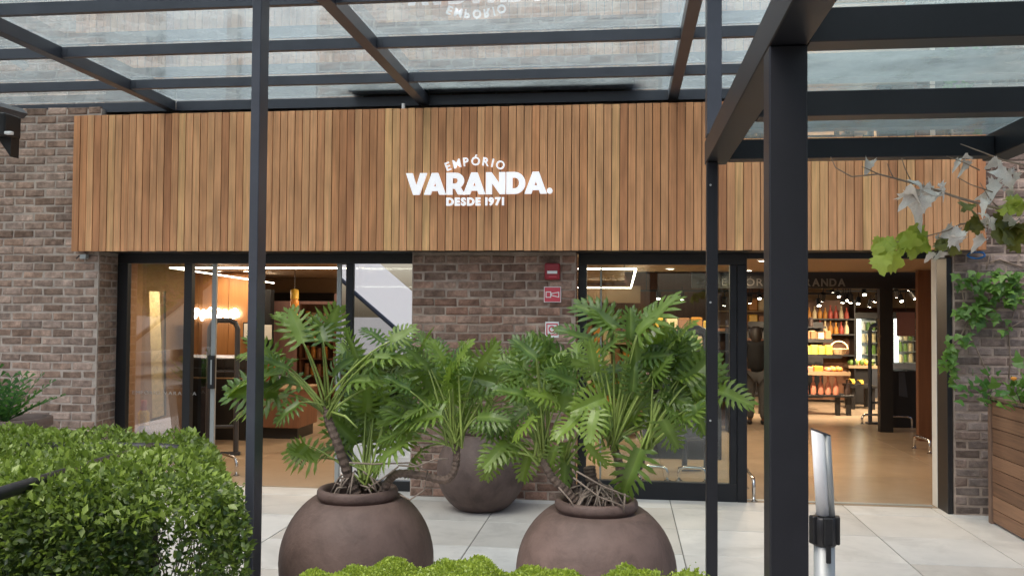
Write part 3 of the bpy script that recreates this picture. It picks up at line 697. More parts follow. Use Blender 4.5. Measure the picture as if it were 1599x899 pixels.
leaves_px(LP, apA, [(472,533,436,488),(474,535,452,480),(503,533,530,482),(505,534,492,492),(430,560,374,545),(426,566,398,528),(440,585,366,578),(450,578,408,556),(435,612,349,607),(450,620,362,634),(470,600,398,590),(555,575,528,532),(572,580,612,530),(595,598,642,566),(468,628,438,652),(540,600,590,578),(609,533,646,508),(600,535,566,508),(520,590,548,548),(560,560,536,522),(585,560,640,548),(575,590,600,545)], 4.45)
apC = at(575, 752, 4.52)
leaves_px(LP, apC, [(498,715,444,696),(478,694,452,722),(545,702,492,690),(556,690,520,655),(600,700,572,652),(618,690,660,652),(520,684,560,648),(600,665,640,620),(560,660,545,610),(575,640,590,596)], 4.62, .1)
leaves_rand(LP, apC, 12, 4.66, (520, 625), (630, 705), (-.05, .2), seed=21)
leaves_px(LP, apB, [(669,578,650,545),(715,565,732,536),(693,571,682,531),(659,552,667,518),(745,573,772,545),(774,598,718,582),(673,633,630,642),(673,625,645,603),(720,640,752,668),(707,605,698,570),(690,648,620,650),(632,690,575,730),(640,672,588,680),(650,660,600,630),(742,622,780,600),(745,650,790,650),(660,700,640,728),(740,590,752,556),(700,588,716,548),(640,610,606,588),(655,640,618,618)], 4.42)
leaves_rand(LP, apB, 18, 4.55, (640, 770), (580, 668), (-.1, .25), seed=5)
# --- right plant
RP = thing('philodendron', 'densest philodendron, spreading in front of the right shopfront from the right front pot', 'potted plant', PB, 'philodendrons in pots')
apD = at(846, 712, 4.44); apE = at(884, 722, 4.5); apF = at(957, 695, 4.5); apG = at(1008, 702, 4.44)
stem(RP, [at(905,790,4.47), at(888,770,4.45), at(862,745,4.43), apD+V3((0,0,-.01))], .024, .018)
stem(RP, [at(915,790,4.52), at(896,760,4.52), apE], .020, .017)
stem(RP, [at(962,792,4.52), at(970,755,4.52), at(966,720,4.5), apF], .026, .019)
stem(RP, [at(958,792,4.47), at(975,760,4.46), at(996,732,4.44), apG], .020, .016)
stem(RP, [at(935,790,4.56), at(925,755,4.58), at(920,728,4.58)], .03, .03)
roots(RP, PB, 40, .17, 9)
for q in ([(900,735),(940,758),(982,775)], [(895,745),(935,775),(975,790)], [(872,760),(890,780),(903,802)], [(976,770),(975,785),(974,800)]): G().tube([at(x, y, 4.33) for x, y in q], .0045, 6).build('aerial_root', 'root', RP, smooth=True)
leaves_px(RP, apF, [(957,511,905,466),(960,515,928,476),(996,522,1043,461),(994,524,1018,474),(984,530,986,492),(925,533,872,511),(917,573,868,552),(971,573,928,583),(1022,578,1030,532),(1052,535,1078,503),(944,621,907,632),(987,610,992,572),(940,555,955,528),(1000,560,1035,545)], 4.48)
leaves_px(RP, apG, [(1072,600,1118,551),(1080,612,1120,598),(1122,610,1158,618),(1086,631,1092,662),(1060,590,1100,570),(1045,570,1052,530),(1030,610,1070,625),(1040,640,1082,660),(1000,700,972,768),(1050,600,1090,618),(1020,590,1040,556),(1035,655,1060,700)], 4.42)
leaves_px(RP, apD, [(837,560,803,528),(840,563,826,520),(827,589,800,565),(840,631,800,648),(815,690,781,716),(828,703,814,748),(850,590,870,548),(820,620,788,600),(805,655,770,665),(862,600,880,566),(835,650,800,680),(856,560,842,530),(870,625,840,610),(772,706,760,750),(792,690,764,714),(782,672,752,664),(800,676,790,712)], 4.42)
leaves_px(RP, apE, [(880,690,886,750),(868,695,858,725),(905,650,878,668),(900,600,872,585),(930,640,920,680),(915,690,945,730)], 4.4)
leaves_rand(RP, apF, 26, 4.55, (885, 1050), (560, 670), (-.12, .25), seed=31)
leaves_rand(RP, apD, 13, 4.55, (800, 880), (575, 680), (-.05, .25), seed=33)
leaves_rand(RP, apG, 14, 4.5, (985, 1085), (570, 680), (-.1, .25), seed=35)
# --- rear plant
BP = thing('philodendron', 'philodendron in the rear pot against the brick pier, behind the other two', 'potted plant', PC, 'philodendrons in pots')
apR = at(752, 655, 7.34); stem(BP, [PC+V3((0,0,-.02)), PC+V3((.01,0,.06)), apR], .03, .026)
roots(BP, PC, 8, .14, 4)
leaves_px(BP, apR, [(640,540,615,515),(668,545,655,520),(690,560,680,530),(730,560,722,532),(760,575,775,548),(790,570,806,545),(700,590,680,570),(660,590,640,575),(800,600,826,588),(770,610,795,600),(820,560,838,538),(745,600,760,575),(715,610,700,590),(640,600,618,590),(810,630,836,640),(680,640,655,655),(780,560,770,535)], 7.2, .18)
leaves_rand(BP, apR, 18, 7.25, (665, 840), (560, 660), (-.25, .15), (.16, .23), seed=41)

# ================================================================== HEDGES
def leafmesh(name, P, D, Nn, L, W, tone, m):
    "many small folded leaves; P base, D direction, Nn normal, arrays"
    n = len(P); X = np.cross(D, Nn); X /= np.linalg.norm(X, axis=1)[:, None]+1e-9
    L = L[:, None]; W = W[:, None]
    a = P; b = P+D*L*.5+X*W*.5+Nn*W*.14; c = P+D*L-Nn*L*.10; d = P+D*L*.5-X*W*.5+Nn*W*.14; e = P+D*L*.5
    vs = np.stack([a, b, c, d, e], 1).reshape(-1, 3)
    idx = np.arange(n)[:, None]*5
    fs = np.concatenate([idx+np.array([[0, 1, 4]]), idx+np.array([[1, 2, 4]]), idx+np.array([[4, 2, 3]]), idx+np.array([[0, 4, 3]])], 1).reshape(-1, 3)
    me = bpy.data.meshes.new(name); me.vertices.add(len(vs)); me.vertices.foreach_set('co', vs.astype('f4').ravel())
    me.loops.add(fs.size); me.loops.foreach_set('vertex_index', fs.astype('i4').ravel())
    me.polygons.add(len(fs)); me.polygons.foreach_set('loop_start', np.arange(0, fs.size, 3, dtype='i4')); me.polygons.foreach_set('loop_total', np.full(len(fs), 3, 'i4'))
    me.update(); at_ = me.attributes.new('tone', 'FLOAT', 'POINT'); at_.data.foreach_set('value', np.repeat(tone, 5).astype('f4'))
    me.materials.append(M[m]); return me
def rnd_dir(n, bias):
    d = NR.normal(size=(n, 3))*.75+np.array(bias); return d/np.linalg.norm(d, axis=1)[:, None]
def bump3(P, f, s):
    return np.sin(P[:,0]*f+s)*np.cos(P[:,1]*f*1.13+s*2.1)*np.sin(P[:,2]*f*.9+s*.7)+.5*np.sin(P[:,0]*f*2.3+s*3+P[:,2]*f*1.7)*np.cos(P[:,1]*f*2.1)
HG = thing('hedge', 'large clipped hedge with small glossy leaves at the left edge', 'hedge', (-2.6, 3.7, 0))
hx0, hx1, hy0, hy1, hz = -4.3, -1.29, 3.0, 4.42, .975
def hedgepts(n, face):
    u = NR.rand(n); v = NR.rand(n); dep = np.abs(NR.normal(0, .045, n))
    if face == 't': P = np.stack([hx0+(hx1-hx0)*u, hy0+(hy1-hy0)*v, hz-dep*.7], 1); b = (0, -.15, 1.0)
    if face == 'f': P = np.stack([hx0+(hx1-hx0)*u, hy0+dep*1.6, .15+(hz-.15)*v], 1); b = (0, -.9, .35)
    if face == 'r': P = np.stack([hx1-dep*1.6, hy0+(hy1-hy0)*u, .15+(hz-.15)*v], 1); b = (.9, -.2, .35)
    return P, b
Ps, Ds, Ls, Ts = [], [], [], []
for face, n in (('t', 24000), ('f', 24000), ('r', 6500)):
    P, b = hedgepts(n, face); Y0 = P[:,1].copy(); lump = bump3(P, 5.5, 1.3)
    P += np.array({'t': (0,0,1), 'f': (0,-1,0), 'r': (1,0,0)}[face])*(lump*.035)[:, None]
    # rounded shoulders
    ex = np.clip((P[:,0]-(hx1-.22))/.22, 0, 1); ey = np.clip(((hy0+.25)-P[:,1])/.25, 0, 1)
    if face == 't': P[:,2] -= .09*ex**2+.10*ey**2
    else:
        ez = np.clip((P[:,2]-(hz-.2))/.2, 0, 1)
        if face == 'f': P[:,1] += .10*ez**2; P[:,0] -= 0
        else: P[:,0] -= .12*ez**2
    keep = np.ones(n, bool); X0 = P[:,0].copy(); P[:,0] -= (P[:,1]-3.0)*.56
    if face in 'fr': # thinner, gappy lower right end
        thin = np.clip((X0-(-1.72))/.3, 0, 1)*np.clip((.78-P[:,2])/.2, 0, 1)
        cl = bump3(P, 9, 4.0)
        keep = NR.rand(n) > thin*np.clip(.50-.6*cl, .05, .95)
    D = rnd_dir(n, b); Ps.append(P[keep]); Ds.append(D[keep])
    tn = NR.beta(1.4, 3.2, n); tn += (.32 if face == 't' else -.20+.30*np.clip((P[:,2]-.8)/.15, 0, 1))+.18*lump  # shade of the sides is put into their tone; top has paler new growth
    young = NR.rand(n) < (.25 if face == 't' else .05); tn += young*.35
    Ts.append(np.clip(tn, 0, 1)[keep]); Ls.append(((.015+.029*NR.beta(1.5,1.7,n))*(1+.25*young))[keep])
P = np.concatenate(Ps); D = np.concatenate(Ds); L = np.concatenate(Ls); T = np.concatenate(Ts)
Nn = rnd_dir(len(P), (0, -.5, .9)); Nn -= D*(Nn*D).sum(1)[:, None]; Nn /= np.linalg.norm(Nn, axis=1)[:, None]
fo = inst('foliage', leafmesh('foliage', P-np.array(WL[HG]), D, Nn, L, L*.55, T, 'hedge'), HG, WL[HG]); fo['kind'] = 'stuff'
# inner mass of older leaves and twigs
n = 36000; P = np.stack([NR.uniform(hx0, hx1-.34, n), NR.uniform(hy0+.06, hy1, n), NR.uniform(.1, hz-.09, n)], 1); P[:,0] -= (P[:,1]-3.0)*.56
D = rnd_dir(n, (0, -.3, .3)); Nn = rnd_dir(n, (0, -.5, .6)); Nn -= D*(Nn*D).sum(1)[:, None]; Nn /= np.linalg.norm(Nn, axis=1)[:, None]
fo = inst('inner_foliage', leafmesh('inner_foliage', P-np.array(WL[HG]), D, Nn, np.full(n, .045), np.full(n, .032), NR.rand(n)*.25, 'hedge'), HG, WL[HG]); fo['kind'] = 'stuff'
g = G()
for i in range(300):
    y = random.uniform(hy0+.06, hy1-.05); x = random.uniform(hx0, hx1-.1)-(y-3)*.56; z = random.uniform(0, .2); p = V3((x, y, z)); pts = [p]
    for k in range(4): p = p+V3((random.uniform(-.06,.06), random.uniform(-.06,.05), random.uniform(.1,.2))); pts.append(p)
    if pts[-1].z < hz: g.tube(pts, [.005, .004, .0035, .003, .002], 4, False)
fo = g.build('twigs', 'branchwood', HG, WL[HG]); fo['kind'] = 'stuff'
rl = thing('handrail', 'black tubular handrail running through the top of the large hedge', 'handrail', (-2.17, 3.9, 0))
G().tube([(-2.18, 2.2, .945), (-2.175, 3.0, .958), (-2.17, 3.93, .968)], .024, 14).build('rail', 'black', rl, smooth=True)
G().tube([(-3.2, 4.02, .935), (-2.17, 3.955, .966), (-1.98, 3.94, .96)], .024, 14).build('rail', 'black', rl, smooth=True)
box('post', 'black', rl, -1.985, -1.945, 3.55, 3.59, 0, .93)
# lime hedge in front
FH = thing('hedge', 'low lime green clipped hedge along the bottom edge in front of the pots', 'hedge', (-.45, 2.9, 0))
n = 70000; fx0, fx1 = -1.06, .115
u = NR.uniform(fx0-.12, fx1, n); v = NR.rand(n); yb = 3.16; prof = .748+.013*np.sin(u*9)+.012*np.sin(u*23+1)+.012*np.sin(u*41+2)
tt = v*1.45
Y = np.where(tt < 1, yb-tt*.55, yb-.55-.02); Z = np.where(tt < 1, prof, prof-(tt-1)*.6)
Y += NR.normal(0, .012, n); rnd = np.clip((Y-(yb-.16))/.16, 0, 1.3); Z -= .09*rnd**2+np.abs(NR.normal(0, .014, n))
Z -= .10*np.clip((-.90-u)/.22, 0, 1.3)**1.5
Z += .012*bump3(np.stack([u, Y, Z], 1), 22, .4)
gap = (np.abs(u-.148) < .02); P = np.stack([u, Y, Z], 1)
D = rnd_dir(n, (0, -.2, .9)); Nn = rnd_dir(n, (0, -.6, .7)); Nn -= D*(Nn*D).sum(1)[:, None]; Nn /= np.linalg.norm(Nn, axis=1)[:, None]
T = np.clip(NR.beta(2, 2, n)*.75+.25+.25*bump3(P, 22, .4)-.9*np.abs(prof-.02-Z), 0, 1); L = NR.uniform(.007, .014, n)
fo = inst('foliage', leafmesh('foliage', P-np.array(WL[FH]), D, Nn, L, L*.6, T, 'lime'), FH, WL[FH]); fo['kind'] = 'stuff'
g = G()
for i in range(160):
    x = random.uniform(fx0, fx1-.03); y = random.uniform(2.64, 3.05); p = V3((x, y, .02)); pts = [p]
    for k in range(3): p = p+V3((random.uniform(-.03,.03), random.uniform(-.03,.03), .195)); pts.append(p)
    g.tube(pts, [.004, .0035, .003, .002], 4, False)
fo = g.build('twigs', 'branchwood', FH, WL[FH]); fo['kind'] = 'stuff'
SH = thing('shrub', 'tiny lime green shrub tip at the bottom edge beside the slim post', 'shrub', (.215, 3.1, 0))
n = 3500; u = NR.normal(.225, .045, n); P = np.stack([u, NR.normal(3.05, .05, n), .728-np.abs(NR.normal(0, .03, n))-((u-.225)/.09)**2*.02], 1)
D = rnd_dir(n, (0, -.2, .9)); Nn = rnd_dir(n, (0, -.6, .7)); Nn -= D*(Nn*D).sum(1)[:, None]; Nn /= np.linalg.norm(Nn, axis=1)[:, None]; L = NR.uniform(.009, .017, n)
fo = inst('foliage', leafmesh('foliage', P-np.array(WL[SH]), D, Nn, L, L*.6, NR.beta(2,2,n)*.7+.3, 'lime'), SH, WL[SH]); fo['kind'] = 'stuff'
G().tube([(.215,3.1,0),(.22,3.07,.4),(.225,3.05,.70)], [.008,.006,.003], 5).build('stem', 'branchwood', SH)

# ================================================================== BARRIER POST
sp = thing('barrier_post', 'silver belt barrier post with black belt head and white faced sign holder', 'barrier', (.607, 2.85, 0))
def ell(cx, cy, a, b, rot, z, n=20, tilt=0):
    return [V3((cx+a*math.cos(t)*math.cos(rot)-b*math.sin(t)*math.sin(rot), cy+a*math.cos(t)*math.sin(rot)+b*math.sin(t)*math.cos(rot), z-tilt*(a*math.cos(t)*math.cos(rot)))) for t in [2*math.pi*k/n for k in range(n)]]
def loft(rings):
    g = G(); n = len(rings[0]); g.v = [v for q in rings for v in q]
    for i in range(len(rings)-1):
        for k in range(n): g.f.append((i*n+k, i*n+(k+1)%n, (i+1)*n+(k+1)%n, (i+1)*n+k))
    g.f += [tuple(range(n))[::-1], tuple((len(rings)-1)*n+k for k in range(n))]; return g
cx, cy = .607, 2.85
G().lathe((cx, cy, 0), [(.001,.0),(.17,.0),(.17,.012),(.06,.03),(.032,.034)], 32).build('base', 'alu', sp, smooth=True)
G().lathe((cx, cy, 0), [(.031,.034),(.031,.985),(.001,.985)], 28).build('pole', 'alu', sp, smooth=True)
hd = G().lathe((cx, cy, 0), [(.033,.905),(.037,.91),(.037,.985),(.033,.992),(.02,.993)], 24).build('belt_head', 'black', sp, smooth=True)
for a in (R(200), R(275), R(350), R(95)):
    q = V3((cx+.037*math.cos(a), cy+.037*math.sin(a), .91)); 
    o = G().box(-.014,.014,-.008,.008,0,.085).mesh('belt_clip', bevel=.003); o.materials.append(M['black']); inst('belt_clip', o, hd, q, (0, 0, a+math.pi/2))
a = R(275); q = V3((cx+.04*math.cos(a), cy+.04*math.sin(a), .86)); o = G().box(-.007,.007,-.005,.004,0,.06).mesh('belt_tab', bevel=.002); o.materials.append(M['black']); inst('belt_tab', o, hd, q, (0,0,a+math.pi/2))
bx, tx = cx+.004, cx-.010
lx = lambda z: bx+(tx-bx)*(z-.994)/.25
hb = loft([ell(lx(.994)+.015, cy, .0120, .018, R(8), .994), ell(lx(1.238)+.016, cy, .0125, .019, R(8), 1.238, tilt=.35)]).build('sign_holder', 'alu', sp, smooth=True)
loft([ell(lx(.996)-.009, cy-.005, .0195, .0175, R(8), .996), ell(lx(1.246)-.009, cy-.005, .0205, .019, R(8), 1.246, tilt=.35)]).build('white_face', 'white', hb, WL[hb], smooth=True)
loft([ell(tx, cy, .0295, .0222, R(8), 1.2435, tilt=.35), ell(tx, cy, .0295, .0222, R(8), 1.249, tilt=.35)]).build('cap', 'metal', hb, WL[hb])

# ================================================================== WOODEN PLANTER
pl = thing('wooden_planter', 'brown wooden plank planter box against the right brick wall', 'planter', (3.3, 6.7, 0))
px0, py0, py1, pz = 2.845, 5.2, 7.47, .965
npk = 9; hh = (pz-.03)/npk
for i in range(npk):
    z = .015+i*hh; x = px0+random.uniform(-.002, .002)
    box('plank', 'plank', pl, x, x+.022, py0, py1-.05, z+.002, z+hh-.003, .002)
    box('plank', 'plank', pl, px0+.05, 3.8, py1-.022+random.uniform(-.002,.002), py1, z+.002, z+hh-.003, .002)
box('corner_post', 'plankcap', pl, px0-.012, px0+.045, py1-.049, py1+.006, 0, pz-.001, .003)
box('cap_rail', 'plankcap', pl, px0-.02, px0+.06, py0, py1+.015, pz, pz+.022, .003)
box('soil', 'soil', pl, px0+.03, 3.8, py0, py1-.03, .5, .93)
# vines, small plants
def vineleaf():
    g = G(); pl_ = [(0,0),(.30,.02),(.52,.28),(.26,.42),(.20,.62),(0,1.0)]
    pts = [V3((x, y, -.35*x*x-.22*y*y+.15*x)) for x, y in pl_]+[V3((-x, y, -.35*x*x-.22*y*y+.15*x)) for x, y in pl_[1:-1][::-1]]
    return g.add(pts+[V3((0,.42,-.03))], [(i, (i+1)%10, 10) for i in range(10)])
def leafset(m, k=3):
    out = []
    for i in range(k):
        me = vineleaf().mesh('leaf', smooth=False); me.materials.append(M[m]); out.append(me)
    return out
VLm = leafset('vine', 1)
def vine(label, paths, leaf_px, Y=7.66):
    c = at(*paths[0][0], Y); t = thing('climbing_vine', label, 'vine', c)
    for pth in paths:
        G().tube([at(x, y, Y+random.uniform(0, .03)) for x, y in pth], .006, 5).build('stem', 'twig', t, smooth=True)
    for (x, y, sx, sy, n) in leaf_px:
        for i in range(int(n*1.3)):
            B = at(random.gauss(x, sx), random.gauss(y, sy), Y-random.uniform(0, .10)); L = random.uniform(.05, .085)
            d = V3((random.uniform(-.6,.6), -.35, random.uniform(-1, .25))).normalized()
            o = bpy.data.objects.new('leaf', VLm[0]); COL.objects.link(o); o.parent = t; WL[o] = B
            m = leafmatrix(B, B+d*L, V3((random.uniform(-.5,.5), -.8, .6))); m.translation = B-WL[t]; o.matrix_basis = m
NV=.8
vine('green vine with bright leaves climbing the upper right brick wall', [[(1545,592),(1532,560),(1518,530),(1512,500)],[(1512,500),(1530,470),(1560,452),(1600,432)],[(1512,500),(1505,470),(1500,440)],[(1600,475),(1560,480),(1520,505)]],
     [(1520,488,14,8,26),(1540,470,12,10,16),(1575,458,14,10,34),(1572,428,18,3,16),(1512,436,10,8,14),(1528,450,8,10,10),(1580,440,12,6,12)])
vine('dark vine strand hanging beside the entrance jamb', [[(1490,535),(1482,560),(1486,598)],[(1512,500),(1500,525),(1490,535)]], [(1482,555,6,14,20),(1504,530,8,6,10),(1487,585,3,8,8)], 7.64)
vine('bare vine stems on the right brick wall above the planter', [[(1585,480),(1575,520),(1578,560),(1575,590)],[(1599,500),(1570,515)],[(1545,410),(1560,405),(1599,418)],[(1540,420),(1545,400)]], [(1570,512,5,5,4)], 7.68)
def bush(name, label, cat, c, n, r, m, L=(.07,.13), flowers=0):
    t = thing(name, label, cat, c); me = leafset(m, 1)[0]
    for i in range(3): G().tube([V3(c), V3(c)+V3((random.uniform(-.4,.4)*r, random.uniform(-.4,.4)*r, r*.7))], [.006,.003], 5).build('stem', 'branchwood', t)
    for i in range(n):
        B = V3(c)+V3((random.gauss(0,.45)*r, random.gauss(0,.4)*r, abs(random.gauss(.5,.4))*r)); d = (B-V3(c)+V3((0,-.1,.05))).normalized()+V3((random.uniform(-.5,.5),random.uniform(-.5,.2),random.uniform(-.4,.3)))
        o = bpy.data.objects.new('leaf', me); COL.objects.link(o); o.parent = t; WL[o] = B
        m_ = leafmatrix(B, B+d.normalized()*random.uniform(*L), V3((random.uniform(-.5,.5), -.6, .8))); m_.translation = B-V3(c); o.matrix_basis = m_
    for i in range(flowers):
        q = at(1583, 592, c[1]-.1); G().lathe(q, [(.004,-.01),(.02,0),(.022,.012),(.008,.018)], 8).build('flower', 'p_orange', t)
bush('plant', 'dark leafy plant at the corner of the wooden planter', 'plant', (at(1547,622,7.3).x, 7.36, .93), 46, .17, 'fern', (.05,.09))
bush('plant', 'bright green plant with an orange flower in the wooden planter', 'plant', (at(1600,630,6.9).x, 6.9, .93), 60, .19, 'vine', (.06,.10), 1)
# left fern in its pot
c = at(8, 668, 6.4); t = thing('fern_pot', 'shallow clay pot at the far left behind the hedge', 'pot', (c.x, 6.4, 0))
G().lathe((c.x, 6.4, 0), [(.02,.0),(.22,.0),(.30,.70),(.33,.71),(.33,.77),(.29,.775),(.27,.72)], 32).build('pot_body', 'terra', t, smooth=True)
G().lathe((c.x, 6.4, 0), [(.29,.72),(.01,.735)], 24).build('soil', 'soil', t)
f = thing('fern', 'dark green leafy plant in the clay pot at the left edge', 'plant', (c.x, 6.4, .74))
me = leafset('fern', 1)[0]
for i in range(26):
    a = random.uniform(0, 6.28); el = random.uniform(.5, 1.35); ln = random.uniform(.30, .48); p0 = V3((c.x, 6.4, .74)); d = V3((math.cos(a)*math.cos(el), math.sin(a)*math.cos(el), math.sin(el)))
    pts = [p0+d*ln*k/6+V3((0,0,-.12*(k/6)**2*ln)) for k in range(7)]
    fr_ = G().tube(pts, [.004-.0004*k for k in range(7)], 4); s_ = d.cross(V3((0,0,1))).normalized()
    for k in range(1, 7):
        for sgn in (-1, 1):
            q = pts[k]; tip = q+(d*.6+s_*sgn*1.0).normalized()*.10*(1.1-k*.08); e = d*.016
            fr_.add([q-e*.4, q+(tip-q)*.5-e+V3((0,0,.012)), tip, q+(tip-q)*.5+e+V3((0,0,.012))], [(0,1,2),(0,2,3)])
    fr_.build('frond', 'fern', f, p0)

# ================================================================== PLANE TREE on the right, its branches reach into view
pt = thing('plane_tree', 'plane tree branches with pale dry and lime green leaves reaching in from the right', 'tree', (2.75, 3.3, 0))
trk = G().tube([(2.75,3.3,0),(2.72,3.32,1.2),(2.78,3.25,2.4),(2.70,3.3,3.6),(2.74,3.2,5.2)], [.15,.12,.105,.09,.05], 14).build('trunk', 'bark', pt, smooth=True)
def pleaf(curl):
    lob = [(0,0),(.14,-.02),(.34,-.06),(.36,.08),(.58,.14),(.50,.26),(.62,.40),(.44,.44),(.50,.64),(.34,.62),(.24,.70),(.20,.86),(0,1.0)]
    pts = lob+[(-x, y) for x, y in lob[1:-1][::-1]]; n_ = len(pts)
    f_ = lambda x, y: V3((x*(1-.25*curl*abs(x)), y, curl*(.9*x*x-.55*y*y)+.06*math.sin(7*x+4*y)))
    vs = [f_(x, y) for x, y in pts]; mid = [f_(0, .3), f_(0, .6)]; ring = [f_(x*.5, .12+y*.6) for x, y in pts]
    g = G(); g.add(vs+ring+[f_(0,.4)], [(i,(i+1)%n_,n_+(i+1)%n_,n_+i) for i in range(n_)]+[(n_+i, n_+(i+1)%n_, 2*n_) for i in range(n_)]); return g
PLM = {}
for key, curls in (('plane_g', (.35,-.3,.6)), ('plane_o', (.3,-.4)), ('plane_w', (1.7,-1.5,1.3,2.2))):
    PLM[key] = []
    for c_ in curls:
        me = pleaf(c_).mesh('leaf', smooth=True); me.materials.append(M[key]); PLM[key].append(me)
def pbranch(pts, Y, r0=.006, r1=.0018):
    P_ = [at(x, y, Y) if not isinstance(x, V3) else x for x, y in pts]
    return P_, r0, r1
def twig(pts, Y, r0, r1, name='twig', first=None):
    P_ = ([first] if first else [])+[at(x, y, Y) for x, y in pts]; n_ = len(P_)
    return G().tube(P_, [r0+(r1-r0)*i/(n_-1) for i in range(n_)], 6).build(name, 'twig', pt, smooth=True)
TY = 3.45
twig([(1660,240),(1599,318),(1560,326),(1500,310),(1440,290),(1395,278),(1372,272),(1330,276),(1305,262),(1297,245)], TY, .007, .0015, 'branch', V3((2.72,3.3,2.2)))
twig([(1640,330),(1590,322),(1545,345),(1500,350),(1480,360),(1435,372),(1400,378)], TY+.05, .006, .0016, 'branch', V3((2.75,3.3,2.0)))
twig([(1660,270),(1599,258),(1565,250),(1540,240),(1500,225)], TY+.2, .006, .0018, 'branch', V3((2.72,3.3,2.4)))
for q in ([(1372,272),(1350,262),(1345,260)], [(1425,288),(1412,260),(1408,247)], [(1530,266),(1505,254),(1478,244)], [(1550,300),(1515,288),(1495,277)], [(1560,326),(1545,310),(1530,285)], [(1395,278),(1385,255)]): twig(q, TY, .0025, .0012)
def pl_leaf(key, bx, by, tx, ty, dy=0, nrm=None):
    B = at(bx, by, TY+dy); T_ = at(tx, ty, TY+dy+random.uniform(-.06,.04)); o = bpy.data.objects.new('leaf', random.choice(PLM[key])); COL.objects.link(o); o.parent = pt; WL[o] = B
    m = leafmatrix(B, T_, nrm or V3((random.uniform(-.4,.4), -.8, random.uniform(.1,.7)))); m.translation = B-WL[pt]; o.matrix_basis = m
def cluster(key, cx, cy, sx, sy, n, L=(24, 42), dy=0):
    for i in range(n):
        bx, by = random.gauss(cx, sx), random.gauss(cy, sy); a = random.uniform(-.3, 3.5); l = random.uniform(*L)*(.62 if key == 'plane_w' else .74)
        pl_leaf(key, bx, by, bx-l*math.cos(a), by+l*.8*abs(math.sin(a))+4, dy+random.uniform(-.06, .06), V3((random.uniform(-.9,.9), -.55, random.uniform(-.2,1.0))))
cluster('plane_w', 1458, 296, 17, 7, 8, (22, 40)); cluster('plane_w', 1432, 306, 4, 8, 3, (18, 30))
cluster('plane_g', 1408, 378, 20, 8, 13, (26, 46), .03); cluster('plane_g', 1382, 386, 10, 6, 5, (24, 36), .03); cluster('plane_g', 1440, 372, 7, 6, 4, (22, 34), .03)
cluster('plane_w', 1490, 355, 5, 12, 5, (20, 32), .03); cluster('plane_w', 1462, 382, 5, 6, 3, (18, 28), .03); cluster('plane_o', 1478, 375, 8, 8, 4, (22, 34), .05)
cluster('plane_w', 1553, 345, 14, 8, 4, (24, 40), .02); cluster('plane_w', 1536, 360, 4, 8, 2, (22, 34), .02); cluster('plane_o', 1578, 350, 14, 12, 9, (30, 50)); cluster('plane_o', 1520, 350, 7, 5, 3, (18, 28), .04)
cluster('plane_g', 1590, 318, 9, 10, 6, (22, 38), -.03); cluster('plane_w', 1545, 262, 12, 10, 3, (18, 30), .05); cluster('plane_w', 1560, 296, 14, 5, 3, (18, 30), .03); cluster('plane_w', 1538, 312, 3, 6, 2, (16, 24)); cluster('plane_w', 1503, 244, 6, 4, 3, (14, 22), .1)
cluster('plane_o', 1510, 318, 4, 7, 3, (12, 20), .02); cluster('plane_w', 1355, 250, 4, 2, 1, (8, 12), .05); cluster('plane_w', 1579, 272, 5, 6, 3, (16, 26), .03)
def crown(parent, c, r, n, name='crown', L=(.12,.2)):
    c = np.array(c); r = np.array(r); d = NR.normal(size=(n,3)); d /= np.linalg.norm(d,axis=1)[:,None]
    rad = NR.rand(n)**.45; lump = .78+.28*bump3(d*2.2+c, 1.6, .7); P = c+d*r*(rad*lump)[:,None]
    P = P[NR.rand(n) < np.clip(.6+.9*bump3(P, 2.1, 2.2), .12, 1)]; n = len(P)
    D = rnd_dir(n, (0,0,-.2)); Nn = rnd_dir(n, (0,0,.9)); Nn -= D*(Nn*D).sum(1)[:,None]; Nn /= np.linalg.norm(Nn,axis=1)[:,None]; L_ = NR.uniform(*L, n)
    o = inst(name, leafmesh(name, P-np.array(WL[parent]), D, Nn, L_, L_*.8, np.clip(NR.beta(2,2,n)+.15*bump3(P,2.1,1),0,1), 'tree'), parent, WL[parent]); o['kind'] = 'stuff'
    return o
crown(pt, (3.7, 1.6, 5.2), (2.2, 2.2, 1.2), 12000)
for e in ((1.6,1.2,4.8),(3.4,1.0,4.9),(2.6,.6,5.0),(3.6,2.6,4.6)): G().tube([(2.71,3.28,3.4),((2.71+e[0])/2,(3.28+e[1])/2,4.3),e], [.05,.035,.012], 8).build('limb', 'bark', pt, smooth=True)

# ================================================================== INSIDE THE SHOP
CZ = 2.22
ORD = 'first second third fourth fifth sixth seventh eighth ninth tenth eleventh twelfth thirteenth fourteenth fifteenth sixteenth seventeenth eighteenth nineteenth twentieth'.split()
LAMP = .45
def area(parent, loc, size, power, col=(1,.78,.52), rot=(0,0,0), spread=180):
    l = bpy.data.lights.new('lamp_light', 'AREA'); l.energy = power*LAMP; l.color = col; l.size = size; l.shape = 'DISK'; l.spread = R(spread)
    o = bpy.data.objects.new('lamp_light', l); place(o, parent, loc); o.rotation_euler = rot; return o
def wallbox(name, m, label, x0, x1, y0, y1, z0, z1, cat='wall'):
    t = thing(name, label, cat, ((x0+x1)/2, (y0+y1)/2, z0)); box('panel', m, t, x0, x1, y0, y1, z0, z1); return t
wallbox('ceiling', 'tan', 'tan plaster ceiling inside the shop just behind the glazed fronts', -9, 6, 8.06, 13.0, CZ, CZ+.1, 'ceiling')
wallbox('ceiling', 'tan', 'tan ceiling over the cafe corner deep behind the left shopfront', -9, .0, 13.002, 18, CZ+.003, CZ+.1, 'ceiling')
wallbox('ceiling', 'darkroom', 'black sales floor ceiling behind the dark fascia', .003, 8, 13.002, 22, 2.62, 2.7, 'ceiling')
wallbox('side_wall', 'wallb', 'brown side wall at the far left end of the shop', -9.1, -9, 8.06, 22, 0, 2.7)
